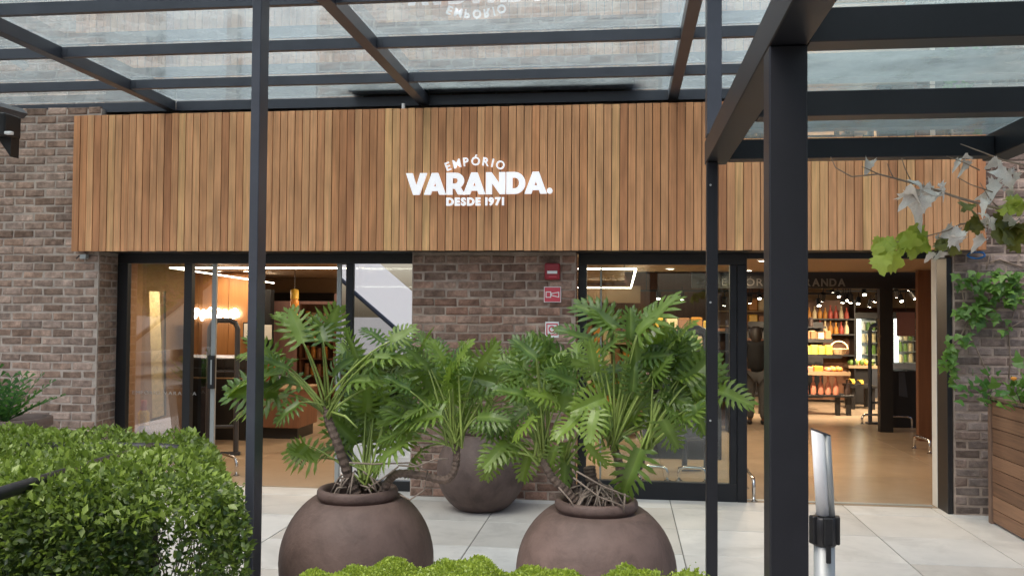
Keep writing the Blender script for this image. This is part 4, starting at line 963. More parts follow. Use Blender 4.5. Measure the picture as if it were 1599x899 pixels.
wallbox('side_wall', 'wallb', 'brown side wall at the far right end of the shop', 8, 8.1, 8.06, 22.1, 0, 2.7)
wallbox('back_wall', 'brown', 'dark walnut back wall of the sales floor', -9, 8, 22, 22.1, 0, 2.7)
wallbox('front_wall', 'wallb', 'inner face of the wall right of the entrance', 2.662, 8, 8.056, 8.09, 0, 2.25)
# ---- left room
ow = thing('wood_wall', 'orange veneer wall carrying the white neon sign behind the left shopfront', 'wall', (-6.5, 13.3, 0))
oxe = at(404,500,13.2).x
n_ = 7
for i in range(n_):
    w_ = (oxe+9)/n_; box('wall_panel', 'orange', ow, -9+i*w_+.004, -9+(i+1)*w_-.004, 13.2, 13.26, .0, CZ-.01)
box('end_panel', 'black', ow, oxe-.02, at(424,500,13.2).x, 13.16, 13.3, 0, at(414,452,13.2).z)
wallbox('wood_wall', 'brown', 'reddish brown veneer wall at the back of the cafe corner', oxe, .4, 17.6, 17.7, 0, CZ)
wallbox('bulkhead', 'tan', 'tan ceiling bulkhead above the cafe shelves', at(380,440,15.8).x, at(545,450,15.8).x, 15.8, 16.0, at(460,458,15.8).z, CZ-.002, 'bulkhead')
wallbox('bulkhead', 'darkroom', 'dark beam under the tan bulkhead in the cafe corner', at(425,450,15.7).x, at(520,450,15.7).x, 15.7, 15.78, at(480,470,15.7).z, at(480,457,15.7).z, 'bulkhead')
a, b = at(302,490,13.15), at(373,490,13.15)
t = thing('neon_sign', 'glowing white neon script on the orange wall behind the glass', 'sign', (a.x, 13.15, a.z))
pts = []
for i in range(240):
    u = i/239; ph = u*13*2*math.pi
    pts.append(V3((a.x+(b.x-a.x)*u+.035*math.sin(ph), 13.15, a.z+.0+.055*math.cos(ph)*(1+.5*math.sin(u*37))+.02*math.sin(u*23))))
G().tube(pts, .0135, 5).build('neon_tube', 'neon', t)
# downlights washing the wall
def downlight(p, label, power, grp='recessed downlights', r=.05, tilt=0):
    t = thing('downlight', label, 'lamp', p, grp); c = V3(p)
    G().lathe(c, [(r*1.3,0),(r*1.3,-.012),(r,-.014),(r,-.002)], 16).build('trim_ring', 'white', t); G().lathe(c, [(r*.98,-.006),(.001,-.005)], 16).build('lens', 'spot', t)
    if power: area(t, c+V3((0,0,-.03)), .12, power, rot=(tilt,0,0))
    return t
for i, px in enumerate((340, 385)):
    q = at(px, 430, 12.85); downlight((q.x, 12.85, CZ-.001), ('left', 'right')[i]+' downlight washing the orange wall above the neon sign', 11)
for i_, (x, y, w_) in enumerate(((-3.6, 12.2, 40), (-2.9, 9.3, 26), (-.2, 9.8, 30), (-1.6, 14.5, 40), (.6, 12.0, 30), (-5.4, 9.2, 42))):  # the last one is an unseen lamp added to brighten the leftmost pane
    downlight((x, y, CZ-.001 if y < 13 else CZ+.002), ('warm downlight over the cafe corner right of the counter', 'warm downlight close behind the bright right pane of the left shopfront', 'warm downlight just behind the left edge of the right pane', 'warm downlight deep behind the brick pier', 'warm downlight over the checkout desk', 'added unseen warm downlight behind the leftmost glass pane')[i_], w_)
for (px, py, Y, w_) in ((1193,405,10.2,34),(1167,423,12.4,24),(1330,405,9.6,22)):
    q = at(px, py, Y); downlight((q.x, Y, CZ-.001), {1193:'bright downlight just inside the entrance beside the big post',1167:'small downlight near the dark fascia inside the entrance',1330:'downlight above the entrance floor'}[px], w_, r=.06)
# LED loop
ld = thing('linear_light', 'long slim LED light loop hanging under the shop ceiling', 'lamp', (-2.5, 12, 2.08))
LZ = 2.08
def strip(p, q, nm='light_bar'):
    p, q = V3(p), V3(q); d = (q-p).normalized(); s_ = V3((-d.y, d.x, 0))*.010; g = G()
    vs = [p-s_, q-s_, q+s_, p+s_]; g.add([v+V3((0,0,-.006)) for v in vs]+[v+V3((0,0,.008)) for v in vs], [(0,3,2,1),(4,5,6,7),(0,1,5,4),(1,2,6,5),(2,3,7,6),(3,0,4,7)])
    return g.build(nm, 'led', ld)
A_, B_, C_, D_ = (-4.97, 9.32, LZ), (.118, 9.48, LZ), (.115, 16.2, LZ), (-6.02, 15.9, LZ)
strip(A_, B_); strip((B_[0], B_[1]+.03, LZ), (C_[0], C_[1]-.03, LZ)); strip(C_, (-5.98, 15.9, LZ)); strip((A_[0], A_[1]+.03, LZ), (-5.2, 10.75, LZ)); strip((-5.2, 10.8, LZ), (-5.75, 14.2, LZ))
for x, y in ((-4.5,9.35),(-2,9.42),(0,9.47),(.116,12.5),(-4,15.99),(-1,16.1)): G().tube([(x,y,LZ+.009),(x,y,CZ)], .004, 4).build('suspension_wire', 'black', ld)
wallbox('partition', 'wallb', 'brown plaster partition close behind the leftmost glass pane', -8.9, at(290,560,10.2).x, 10.2, 10.3, 0, CZ-.03)
# counter
c0, c1 = at(262,680,11.2).x, at(405,680,11.2).x
ct = thing('shop_counter', 'black panelled counter with a pale edge strip behind the left shopfront', 'counter', ((c0+c1)/2, 11, 0))
ztop = at(330,556,11.0).z
box('counter_body', 'black', ct, c0, c1, 10.75, 11.6, .0, ztop-.27); box('edge_strip', 'tan', ct, c0, c1, 10.735, 11.6, ztop-.268, ztop-.25, .003)
nt_ = 9
for k in range(2):
    for i in range(nt_):
        w_ = (c1-c0)/nt_; box('front_tile', 'black', ct, c0+i*w_+.004, c0+(i+1)*w_-.004, 10.75, 10.79, ztop-.246+k*.115, ztop-.246+k*.115+.11, .003)
box('counter_top', 'metal', ct, c0, c1, 10.795, 11.6, ztop-.245, ztop-.01)
k0, k1 = at(400,680,11.0).x, at(470,680,11.0).x
kd = thing('display_cabinet', 'brown low display cabinet at the right end of the black counter', 'cabinet', ((k0+k1)/2, 11.3, 0))
box('cabinet_body', 'brown', kd, k0+.02, k1, 10.9, 11.6, .14, .62, .01); box('plinth', 'black', kd, k0+.05, k1-.04, 10.98, 11.55, 0, .139); box('top_board', 'tan', kd, k0+.02, k1+.02, 10.88, 11.6, .621, .645, .004)
for i, (x0, y0, x1, y1) in enumerate(((381,505,396,530),(412,507,424,530))):
    a, b = at(x0, y0, 13.1), at(x1, y1, 13.1); t = thing('framed_notice', ('white notice in a black frame left of the near post on the orange wall', 'white notice in a black frame beside the dark wall end')[i], 'notice', a)
    box('frame', 'black', t, a.x-.02, b.x+.02, 13.11, 13.13, b.z-.02, a.z+.02); box('sheet', 'paper', t, a.x, b.x, 13.10, 13.108, b.z, a.z)
# yellow hanging thing
q = at(460,470,12.2); t = thing('hanging_display', 'tall yellow bottle shaped display hanging in the cafe corner', 'display', (q.x, 12.2, 1.2))
G().lathe((q.x, 12.2, 0), [(.03,1.26),(.055,1.28),(.05,1.55),(.035,1.66),(.06,1.68),(.06,1.76),(.045,1.78),(.055,1.80),(.055,1.90),(.0,1.93)], 14).build('bottle_body', 'p_orange', t, smooth=True)
G().lathe((q.x, 12.2, 0), [(.058,1.79),(.058,1.915),(.0,1.935)], 14).build('cap', 'p_yellow', t, smooth=True); G().tube([(q.x,12.2,1.93),(q.x,12.2,CZ)], .004, 4).build('cord', 'black', t)
# leftmost pane: leaning board, pale taper a reflection built solid, and a bottle
a = at(250,500,9.6)
t = thing('board_with_reflection', 'leaning board with a pale tapered reflection put into it behind the leftmost glass pane', 'board', (at(248,650,9.5).x, 9.5, 0))
g = G(); P4 = [at(240,470,9.6), at(254,470,9.6), at(255,650,9.4), at(236,652,9.4)]; P4 = [at(233,455,9.65), at(249,455,9.65), at(256,648,9.4), at(238,652,9.4)]
g.add(P4+[p+V3((0,.03,0)) for p in P4], [(0,1,2,3),(7,6,5,4),(0,4,5,1),(1,5,6,2),(2,6,7,3),(3,7,4,0)]).build('board', 'p_cream', t, WL[t])
G().tube([at(257,455,9.63), at(258,648,9.4), at(236,656,9.4)], .014, 6).build('edge_trim', 'black', t, WL[t])
q = at(224,668,8.9); t = thing('bottle', 'small bottle with yellow label and red neck behind the leftmost pane', 'bottle', (q.x, 8.9, 0))
G().lathe((q.x, 8.9, 0), [(.0,0),(.11,0),(.11,.30),(.05,.40)], 14).build('stand', 'brown', t); G().lathe((q.x, 8.9, .405), [(.0,0),(.058,.002),(.058,.13),(.04,.16),(.028,.19),(.028,.25),(0,.255)], 14).build('body', 'p_yellow', t, smooth=True); G().lathe((q.x, 8.9, .405), [(.042,.16),(.03,.19),(.03,.262),(0,.264)], 14).build('neck', 'p_red', t, smooth=True)
# ---- products
PR = {}
def prod(kind, m):
    k = (kind, m)
    if k in PR: return PR[k]
    g = G()
    if kind == 'packet': me = g.box(-.5,.5,-.5,.5,0,1).mesh('packet', bevel=.08)
    elif kind == 'jar': me = g.lathe((0,0,0), [(0,0),(.45,0),(.5,.06),(.5,.74),(.36,.82),(.36,.86),(.4,.87),(.4,1),(0,1)], 10).mesh('jar', smooth=False)
    elif kind == 'bottle': me = g.lathe((0,0,0), [(0,0),(.5,.0),(.52,.05),(.5,.45),(.38,.58),(.17,.70),(.15,.88),(.2,.9),(.2,1),(0,1)], 12).mesh('bottle', smooth=True)
    elif kind == 'fruit': me = g.lathe((0,0,0), [(0,0),(.3,.05),(.48,.3),(.5,.5),(.42,.8),(.2,.97),(0,.93)], 10).mesh('fruit', smooth=True)
    elif kind == 'banana':
        for k_ in range(5):
            a_ = (k_-2)*.28; g.tube([V3((.3*math.sin(a_)*t_*1.2+(k_-2)*.06, -.5+t_, .15+.65*math.sin(t_*2.6))) for t_ in (0,.25,.5,.75,1)], [.04,.1,.11,.09,.03], 6)
        me = g.mesh('banana', smooth=True)
    me.materials.append(M[m]); PR[k] = me; return me
CNAME = dict(p_cream='cream', p_yellow='yellow', p_amber='amber', p_red='red', p_pink='pink', p_brown='brown', p_green='green', p_orange='orange', p_white='white', p_dark='dark')
def goods(kind, ms, noun, where, cat, grp, x0, x1, y, z, wd, h, dp=None, gap=.01, jit=.15, rows=1):
    cnt = int((x1-x0+gap+.001)//(wd+gap))
    for i in range(cnt):
        for r_ in range(rows):
            mm = random.choice(ms) if isinstance(ms, (list, tuple)) else ms
            o = inst(kind, prod(kind, mm), None, (x0+i*(wd+gap)+wd/2, y+r_*(dp or wd)*1.05+random.uniform(-.01,.01), z+(.002 if kind == 'banana' else 0)), (0,0,random.uniform(-.12,.12)), (wd*random.uniform(.92,1), (dp or wd)*.95, h*(1+random.uniform(-jit, jit))))
            row = '' if rows == 1 else ('in the front row ' if r_ == 0 else ('in the back row ' if r_ == rows-1 else 'in the middle row '))
            pos = 'only' if cnt == 1 else ('leftmost' if i == 0 else ('rightmost' if i == cnt-1 else ORD[i]+' from left'))
            nm = CNAME[mm]+' '+noun
            tag(o, (pos+' '+nm if pos in ('only', 'leftmost', 'rightmost') else nm+' '+pos)+' '+row+where, cat, grp)
def shelfunit(name, label, x0, x1, y0, y1, zs, m='brown', back=True, top=None, posts=True):
    t = thing(name, label, 'shelf', ((x0+x1)/2, (y0+y1)/2, 0)); top = top or zs[-1]+.3
    for z in zs: box('shelf_board', m, t, x0+.022, x1-.022, y0, y1-.022, z-.025, z)
    if posts:
        box('side_panel', m, t, x0, x0+.02, y0+.01, y1, 0, top); box('side_panel', m, t, x1-.02, x1, y0+.01, y1, 0, top)
    if back: box('back_panel', 'brown', t, x0+.021, x1-.021, y1-.02, y1, .05, top)
    return t
WARM = ['p_cream','p_amber','p_orange','p_red','p_brown','p_yellow']
SH4 = {.5:'lowest',.8:'second',1.1:'third',1.4:'topmost',.45:'lowest',.75:'second',1.05:'third',1.12:'third',1.38:'topmost'}
SH4b = {.3:'lowest',.62:'second',.94:'third',1.24:'topmost'}
SH5 = {.35:'lowest',.7:'second',1.05:'third',1.4:'fourth',1.7:'topmost'}
# cafe shelves behind left plant
x0, x1 = at(468,500,15.2).x, at(522,500,15.2).x
shelfunit('wall_shelf', 'walnut shelf with amber jars deep in the cafe corner', x0, x1, 15.2, 15.6, (.5,.8,1.1,1.4), top=1.75)
for z in (.5,.8,1.1,1.4): goods('jar', ['p_amber','p_orange','p_cream','p_brown'], 'jar','on the '+SH4[z]+' board of the walnut cafe shelf', 'jar', 'jars on the cafe shelf', x0+.06, x1-.06, 15.3, z, .10, .2)
x0, x1 = at(425,500,15.0).x, at(466,500,15.0).x
shelfunit('wall_shelf', 'dark walnut shelf left of the amber jars in the cafe corner', x0, x1, 16.2, 16.6, (.45,.75,1.05,1.35), top=1.6)
for z in (.45,.75,1.05): goods('packet', ['p_brown','p_red','p_cream','p_dark'], 'packet','on the '+SH4[z]+' board of the dark cafe shelf', 'packet', 'packets on the dark cafe shelf', x0+.06, x1-.06, 16.3, z, .13, .19)
a, b = at(402,558,11.2), at(440,558,11.2)
goods('packet', ['p_orange','p_yellow','p_red'], 'packet','on the display cabinet behind the near post', 'packet', 'packets on the counter end', a.x, b.x, 11.2, .646, .07, .33, gap=.02)
goods('fruit', ['p_orange','p_yellow'], 'fruit','on the black counter end', 'fruit', 'fruit on the counter end', at(385,560,10.9).x, at(405,560,10.9).x, 10.85, ztop-.01, .07, .07, rows=2)
# shelves behind right pane
x0, x1 = at(905,520,11.8).x, at(1003,520,11.8).x
shelfunit('wall_shelf', 'pale shelf of jars and bread behind the right glass pane', x0, x1, 11.8, 12.25, (.3,.62,.94,1.24), m='tan', top=1.55)
box('top_board', 'tan', bpy.data.objects['wall_shelf.002'], x0, x1, 11.8, 12.25, 1.552, 1.575)
for z, k, hh_ in ((.3,'jar',.22),(.62,'fruit',.12),(.94,'jar',.2),(1.24,'packet',.2)):
    goods(k, WARM, {'jar':'jar','fruit':'loaf','packet':'packet'}[k], 'on the '+SH4b[z]+' board of the pale shelf', {'fruit':'bread'}.get(k, k), {'jar':'jars on the pale shelf','fruit':'loaves on the pale shelf','packet':'packets on the pale shelf'}[k], x0+.05, x1-.05, 11.92, z, .115, hh_)
a, b = at(916,446,16.4), at(1000,473,16.4)
wallbox('bulkhead', 'tan', 'tan panel hanging below the LED loop behind the right pane', a.x-.6, b.x, 16.4, 16.5, b.z, a.z, 'bulkhead')
ck = thing('checkout_desk', 'dark checkout desk behind the right glass pane', 'desk', (at(1060,640,10.2).x, 10.3, 0))
x0, x1 = at(1005,640,10).x, at(1130,640,10).x
box('desk_body', 'black', ck, x0, x1, 10.2, 10.8, 0, .86, .006); box('desk_top', 'metal', ck, x0-.02, x1+.02, 10.15, 10.85, .861, .89, .004)
a, b = at(1017,512,10.3), at(1052,545,10.3)
t = thing('monitor', 'grey checkout monitor seen from behind above the desk', 'monitor', ((a.x+b.x)/2, 10.4, .89))
box('screen_back', 'screen', t, a.x, b.x, 10.38, 10.42, b.z, a.z, .006); box('bezel', 'black', t, a.x-.012, b.x+.012, 10.421, 10.44, b.z-.012, a.z+.012); box('stand', 'metal', t, (a.x+b.x)/2-.03, (a.x+b.x)/2+.03, 10.40, 10.44, .891, b.z-.013); box('foot', 'metal', t, (a.x+b.x)/2-.09, (a.x+b.x)/2+.09, 10.33, 10.5, .8905, .9)
a, b = at(1020,553,10.2), at(1058,585,10.2); t = thing('white_box', 'white carton standing in front of the monitor on the checkout desk', 'box', ((a.x+b.x)/2, 10.28, .89)); box('carton', 'white', t, a.x, b.x, 10.2, 10.32, .8905, max(a.z, 1.05), .004); box('lid', 'paper', t, a.x-.004, b.x+.004, 10.196, 10.324, max(a.z,1.05)+.001, max(a.z,1.05)+.03, .003)
x0, x1 = at(1015,500,12.6).x, at(1140,500,12.6).x
shelfunit('wall_shelf', 'dark shelf with yellow goods behind the checkout desk', x0, x1, 12.6, 13.0, (.45,.8,1.12,1.38), m='black', top=1.42)
for z in (.45,.8,1.12,1.38): goods('packet', ['p_cream','p_amber','p_yellow','p_brown'], 'packet','on the '+SH4[z]+' board behind the checkout', 'packet', 'packets behind the checkout', x0+.05, x1-.05, 12.7, z, .16, .17)
# ---- entrance hall
fx0, fx1 = at(1080,440,13.1).x, at(1434,440,13.1).x
fz0, fz1 = at(1300,450.5,13.1).z, at(1300,428,13.1).z
fb = thing('inner_fascia', 'black fascia with grey shop name lettering inside the entrance', 'fascia', ((fx0+fx1)/2, 13.1, fz0))
box('fascia_board', 'black', fb, fx0, fx1, 13.05, 13.15, fz0, CZ-.002); box('column', 'black', fb, at(1372,550,13.1).x, at(1392,550,13.1).x, 13.03, 13.16, 0, fz0-.001)
a, b = at(1112,446,13.04), at(1320,446,13.04)
ns = thing('inner_sign', 'grey shop name lettering on the black fascia inside the entrance', 'sign', (a.x, 13.04, a.z))
tx_ = lambda px: at(px, 446, 13.04).x
textrow('EMPÓRIO', ns, 'letter_d', tx_(1127), tx_(1214), 13.035, a.z, .105, .014, 0, .26); textrow('VARANDA', ns, 'letter_d', tx_(1230), b.x, 13.035, a.z, .105, .014, .003, .22)
wallbox('brown_panel', 'brown', 'tall dark brown panel at the right edge of the entrance opening', at(1434,550,12.2).x, 4.5, 12.2, 12.3, 0, CZ-.01, 'panel')
wallbox('bulkhead', 'tan', 'lit tan bulkhead above the produce stand', at(1262,470,20).x, 8, 20, 20.15, at(1330,480,20).z, 2.6, 'bulkhead')
# track lights
def track(px0, py0, px1, py1, Y, label):
    a, b = at(px0, py0, Y), at(px1, py1, Y); t = thing('light_track', label, 'track', a); z = max(a.z, b.z)
    G().box(min(a.x,b.x), max(a.x,b.x), Y-.02, Y+.02, z, z+.03).build('rail', 'black', t, WL[t]); 
    for x in (a.x+.1, b.x-.1): G().tube([(x,Y,z+.03),(x,Y,2.62)], .006, 4).build('hanger', 'black', t, WL[t])
track(1165,460,1330,460,15.5,'black light track over the produce stand'); track(1290,456,1440,456,17.5,'black light track near the fridges'); track(1000,455,1150,458,15,'black light track behind the right pane')
def spotlamp(px, py, Y, label, power=0, aim=(0,-.5,-1)):
    c = at(px, py, Y); t = thing('track_spotlight', label, 'lamp', c, 'track spotlights'); d = V3(aim).normalized()
    G().tube([c-d*.13, c], .040, 12).build('housing', 'black', t, WL[t], smooth=False); G().tube([c+d*.001, c+d*.008], .030, 12).build('lens', 'spot', t, WL[t]); G().tube([c-d*.1, c-d*.1+V3((0,0,.12))], .008, 5).build('arm', 'black', t, WL[t])
    if power: area(t, c+d*.03, .1, power, rot=d.to_track_quat('-Z', 'Y').to_euler(), spread=120)
for i_, (px, py, Y, pw_, aim) in enumerate(sorted(((1171,472,14.6,0,(.1,.5,-1)),(1186,466,17,0,(0,-.4,-1)),(1300,458,17,0,(0,-.5,-1)),(1310,463,18,0,(.2,-.5,-1)),(1340,474,17.5,0,(-.2,-.5,-1)),(1358,478,17.0,30,(-.1,.6,-1)),(1408,470,17.5,0,(.1,-.5,-1)),(1284,469,14.4,60,(0,.7,-1)),(1279,477,16,0,(0,-.5,-1)),(1324,469,16,0,(-.2,-.4,-1)),(1350,460,16.2,0,(0,-.6,-1)),(1366,470,15.2,50,(-.3,.5,-1)),(1400,463,16.4,30,(.2,.6,-1)),(1419,452,15.4,30,(0,.6,-.8)),(1429,466,16.0,0,(.6,-.3,-1)),(1065,467,15.5,30,(0,.3,-1)),(1028,466,16,0,(0,-.3,-1)),(1131,476,15,30,(0,.4,-1)),(1316,472,15.0,0,(0,.2,-1)),(1328,472,15.0,0,(0,.2,-1))))):
    spotlamp(px, py, Y, 'black track spotlight, '+ORD[i_]+' from the left under the dark ceiling', pw_, aim)
# produce stand
x0, x1 = at(1180,580,15).x, at(1336,580,15).x
ps = thing('produce_stand', 'tiered dark produce stand facing the entrance', 'stand', ((x0+x1)/2, 15.4, 0))
tiers = [(.33,15.05,.0),(.70,15.0,.45),(.965,15.25,.42),(1.215,15.5,.38)]
for i, (z, y, d_) in enumerate(tiers):
    box('tier', 'brown' if i else 'black', ps, x0, x1-.10*i*.8, y, y+.42, z-.035, z, .004); 
    if i: box('front_lip', 'tan' if i == 1 else 'black', ps, x0, x1-.10*i*.8, y-.018, y-.002, z-.05, z+.012)
box('back_panel', 'black', ps, x0, x1-.3, 15.95, 16.0, .2, 1.5); box('top_shelf', 'black', ps, x0, x1-.3, 15.72, 15.949, 1.40, 1.425)
for x in (x0+.1, (x0+x1)/2, x1-.25, x1-.08): box('leg', 'black', ps, x-.035, x+.035, 15.1, 15.17, 0, .294)
goods('bottle', 'p_pink', 'bottle','on the lowest tier of the produce stand', 'bottle', 'pink bottles', at(1254,620,15.1).x, at(1318,620,15.1).x, 15.12, .33, .095, .30, gap=.022, jit=.02)
goods('bottle', 'p_dark', 'bottle','at the right end of the lowest tier', 'bottle', 'dark bottles', at(1318,620,15.1).x, at(1333,620,15.1).x, 15.12, .33, .1, .27)
goods('packet', ['p_orange','p_pink','p_amber'], 'tray of fruit','on the second tier', 'tray', 'fruit trays', at(1254,580,15).x, at(1292,580,15).x, 15.12, .70, .16, .09, .24, jit=.1)
goods('fruit', ['p_orange','p_amber','p_pink'], 'fruit','on the second tier of the stand', 'fruit', 'loose fruit', at(1292,580,15).x, x1-.1, 15.08, .70, .085, .085, rows=3, gap=.002)
goods('packet', ['p_yellow','p_cream','p_yellow'], 'carton','on the third tier of the stand', 'carton', 'yellow cartons', at(1253,550,15.4).x, x1-.25, 15.31, .965, .105, .15, .12, rows=2)
goods('packet', ['p_cream','p_cream','p_brown'], 'pack','on the upper tier of the stand', 'pack', 'cream packs', at(1253,530,15.6).x, at(1297,530,15.6).x, 15.55, 1.215, .105, .13, .12, rows=2)
goods('packet', 'p_red', 'pack','at the right of the upper tier', 'pack', 'red packs', at(1299,530,15.6).x, x1-.22, 15.55, 1.215, .085, .14, .11, jit=.04, rows=2)
goods('jar', ['p_brown','p_pink','p_dark'], 'jar','on the top shelf of the stand', 'jar', 'dark jars', at(1262,505,15.8).x, x1-.4, 15.8, 1.426, .085, .14)
bk = thing('wicker_basket', 'round wicker basket at the right end of the third tier', 'basket', (x1-.16, 15.42, .966)); G().lathe((x1-.16, 15.42, .966), [(0,0),(.08,0),(.14,.09),(.15,.1),(.13,.095),(.075,.02),(0,.02)], 14).build('bowl', 'p_cream', bk); G().tube([(x1-.16+.14*math.cos(t_), 15.42, 1.06+.13*math.sin(t_)) for t_ in [math.pi*k/10 for k in range(11)]], .012, 5).build('handle', 'p_cream', bk)
sh0, sh1 = at(1258,510,17).x, at(1336,510,17).x
shelfunit('wall_shelf', 'dark shelf with bottles behind the top of the produce stand', sh0, sh1, 17, 17.4, (.9, 1.28, 1.56), m='black', top=1.9)
for z in (1.28, 1.56): goods('bottle', ['p_dark','p_red','p_amber','p_cream'], 'bottle', 'on the '+('lower' if z < 1.4 else 'upper')+' board behind the stand', 'bottle', 'bottles behind the stand', sh0+.04, sh1-.04, 17.1, z, .085, .22, jit=.1)
# low table with bananas
x2, x3 = at(1326,610,16.2).x, at(1368,610,16.2).x
tb = thing('display_table', 'low dark table with bananas right of the produce stand', 'table', ((x2+x3)/2, 16.4, 0)); box('table_top', 'black', tb, x2, x3, 16.1, 16.7, .37, .41)
for x in (x2+.06, x3-.06):
    for y in (16.15, 16.6): box('leg', 'black', tb, x-.03, x+.03, y, y+.05, 0, .369)
goods('banana', 'p_yellow', 'banana bunch','on the low dark table', 'bananas', 'banana bunches', x2+.01, x2+.30, 16.3, .411, .13, .12, .3)
x2, x3 = at(1325,565,17).x, at(1372,565,17).x
tb = thing('display_table', 'tall yellow fruit table behind the low banana table', 'table', ((x2+x3)/2, 17.2, 0)); box('table_top', 'tan', tb, x2, x3, 17, 17.5, .66, .71); box('pedestal', 'black', tb, x2+.15, x3-.1, 17.1, 17.4, 0, .659)
goods('fruit', ['p_yellow','p_yellow','p_green'], 'fruit','on the tall fruit table', 'fruit', 'fruit on the tall table', x2+.02, x3-.02, 17.08, .711, .09, .1, rows=2, gap=.003)
# fridges
def fridge(px0, px1, py0, py1, Y, label):
    a, b = at(px0, py0, Y), at(px1, py1, Y); t = thing('display_fridge', label, 'fridge', ((a.x+b.x)/2, Y+.3, 0))
    box('cabinet', 'black', t, a.x-.06, b.x+.06, Y+.30, Y+.65, 0, a.z+.12); box('kick_plate', 'metal', t, a.x-.06, b.x+.06, Y, Y+.299, 0, b.z-.02); box('header', 'black', t, a.x-.06, b.x+.06, Y, Y+.299, a.z+.003, a.z+.12)
    box('side', 'black', t, a.x-.06, a.x-.003, Y, Y+.299, b.z-.018, a.z+.001); box('side', 'black', t, b.x+.003, b.x+.06, Y, Y+.299, b.z-.018, a.z+.001)
    box('light_tube', 'fridge', t, a.x+.01, a.x+.09, Y+.05, Y+.09, b.z, a.z-.01); box('liner', 'blind', t, a.x, b.x, Y+.285, Y+.298, b.z-.015, a.z)
    for k in range(4):
        z = b.z+(a.z-b.z)*k/4; box('rack', 'alu', t, a.x+.1, b.x, Y+.06, Y+.28, z-.012, z)
        goods('jar', ['p_white','p_green','p_cream','p_white'], 'tub','on the '+('lowest','second','third','topmost')[k]+' rack of the '+('left' if px0 < 1390 else 'right')+' fridge', 'tub', 'tubs in the '+('left' if px0 < 1390 else 'right')+' fridge', a.x+.12, b.x-.01, Y+.15, z+.001, .085, min(.16, (a.z-b.z)/4-.05))
    d = box('door', 'glass', t, a.x-.002, b.x+.002, Y-.012, Y-.004, b.z-.018, a.z+.001)
    box('door_handle', 'chrome', d, b.x-.05, b.x-.03, Y-.04, Y-.0125, b.z+.1, a.z-.1)
fridge(1338,1374,497,572,18.5,'lit display fridge left of the black column'); fridge(1396,1434,497,566,18.5,'lit display fridge right of the black column')
a, b = at(1400,487,14.5), at(1429,525,14.5); t = thing('notice', 'red brown paper notice hanging right of the black column', 'notice', a); box('sheet', 'kraft', t, a.x, b.x, 14.5, 14.504, b.z, a.z); box('hanger_bar', 'black', t, a.x, b.x, 14.495, 14.51, a.z+.001, a.z+.015); G().tube([((a.x+b.x)/2,14.5,a.z+.015),((a.x+b.x)/2,14.5,2.62)], .004, 4).build('cord', 'black', t, WL[t])
kx0, kx1 = at(1390,600,13.6).x, at(1437,600,13.6).x
t = thing('service_kiosk', 'black service kiosk right of the black column', 'kiosk', ((kx0+kx1)/2, 13.8, 0)); box('body', 'black', t, kx0, kx1, 13.6, 14.1, 0, .82, .01)
g = G(); P4 = [(kx0+.12,13.585,.46),(kx0+.24,13.585,.44),(kx0+.20,13.594,.80),(kx0+.12,13.594,.80)]; g.add(P4+[(x,y+.012,z) for x,y,z in P4], [(0,1,2,3),(7,6,5,4),(0,4,5,1),(1,5,6,2),(2,6,7,3),(3,7,4,0)]).build('side_screen', 'metal', t, WL[t])
# wall shelves far back, left part of the entrance
x0, x1 = at(1120,520,18.5).x, at(1262,520,18.5).x
shelfunit('wall_shelf', 'long lit shelf of cream and amber goods at the back of the sales floor', x0, x1, 18.5, 19, (.35,.7,1.05,1.4,1.7), m='tan', top=2.0)
for z in (.35,.7,1.05,1.4,1.7): goods('packet', WARM+['p_cream','p_cream'], 'packet','on the '+SH5[z]+' board of the long back shelf', 'packet', 'packets on the back shelf', at(1152,520,18.6).x, at(1206,520,18.6).x, 18.62, z, .19, .24)
# antenna gates and bumpers
def gate(x, y, h, w_, label, rot=0):
    t = thing('security_gate', label, 'gate', (x, y, 0)); r = .09
    p = [(-w_/2,0,.0),(-w_/2,0,h-r),(-w_/2+r*.3,0,h-r*.3),(-w_/2+r,0,h),(w_/2-r,0,h),(w_/2-r*.3,0,h-r*.3),(w_/2,0,h-r),(w_/2,0,0)]
    G().tube([V3((x,y,0))+V3(q) for q in p], .030, 8).build('antenna_loop', 'metal', t, WL[t], smooth=False)
    G().tube([(x-w_/2,y,.32),(x+w_/2,y,.32)], .018, 8).build('cross_bar', 'metal', t, WL[t]); G().tube([(x-w_/2,y,h*.62),(x+w_/2,y,h*.62)], .012, 8).build('cross_bar', 'metal', t, WL[t])
    box('foot', 'metal', t, x-w_/2-.05, x+w_/2+.05, y-.05, y+.05, .001, .03); t.rotation_euler = (0,0,rot)
gx = at(346,720,9.6).x; gate(gx, 9.6, at(346,500,9.6).z, .30, 'dark rounded security gate just inside the left sliding door', R(18))
gx = at(1086,690,9.5).x; gate(gx, 9.5, at(1086,512,9.5).z, .24, 'dark rounded security gate behind the right glass pane', R(18))
gx = at(1370,655,14.0).x; gate(gx, 14.0, at(1370,507,14.0).z, .22, 'dark rounded security gate left of the black column', R(10))
def bumper(p0, p1, h, label):
    p0, p1 = V3(p0), V3(p1); p0.z = p1.z = 0; u = V3((0,0,1)); d = (p1-p0).normalized(); t = thing('floor_bumper', label, 'guard rail', p0, 'chrome floor bumpers')
    G().tube([p0, p0+u*(h-.05), p0+u*(h-.015)+d*.015, p0+u*h+d*.05, p1+u*h-d*.05, p1+u*(h-.015)-d*.015, p1+u*(h-.05), p1], .017, 8).build('rail', 'chrome', t, WL[t], smooth=True)
    for q in (p0, p1): G().lathe(q, [(.035,.0),(.035,.006),(.0175,.007)], 10).build('flange', 'chrome', t, WL[t])
F0 = lambda x, y: (lambda d: V3((0,0,EYE))+d*(-EYE/d.z))(_R*(x-799.5)+_U*(449.5-y)+_F*FPX)
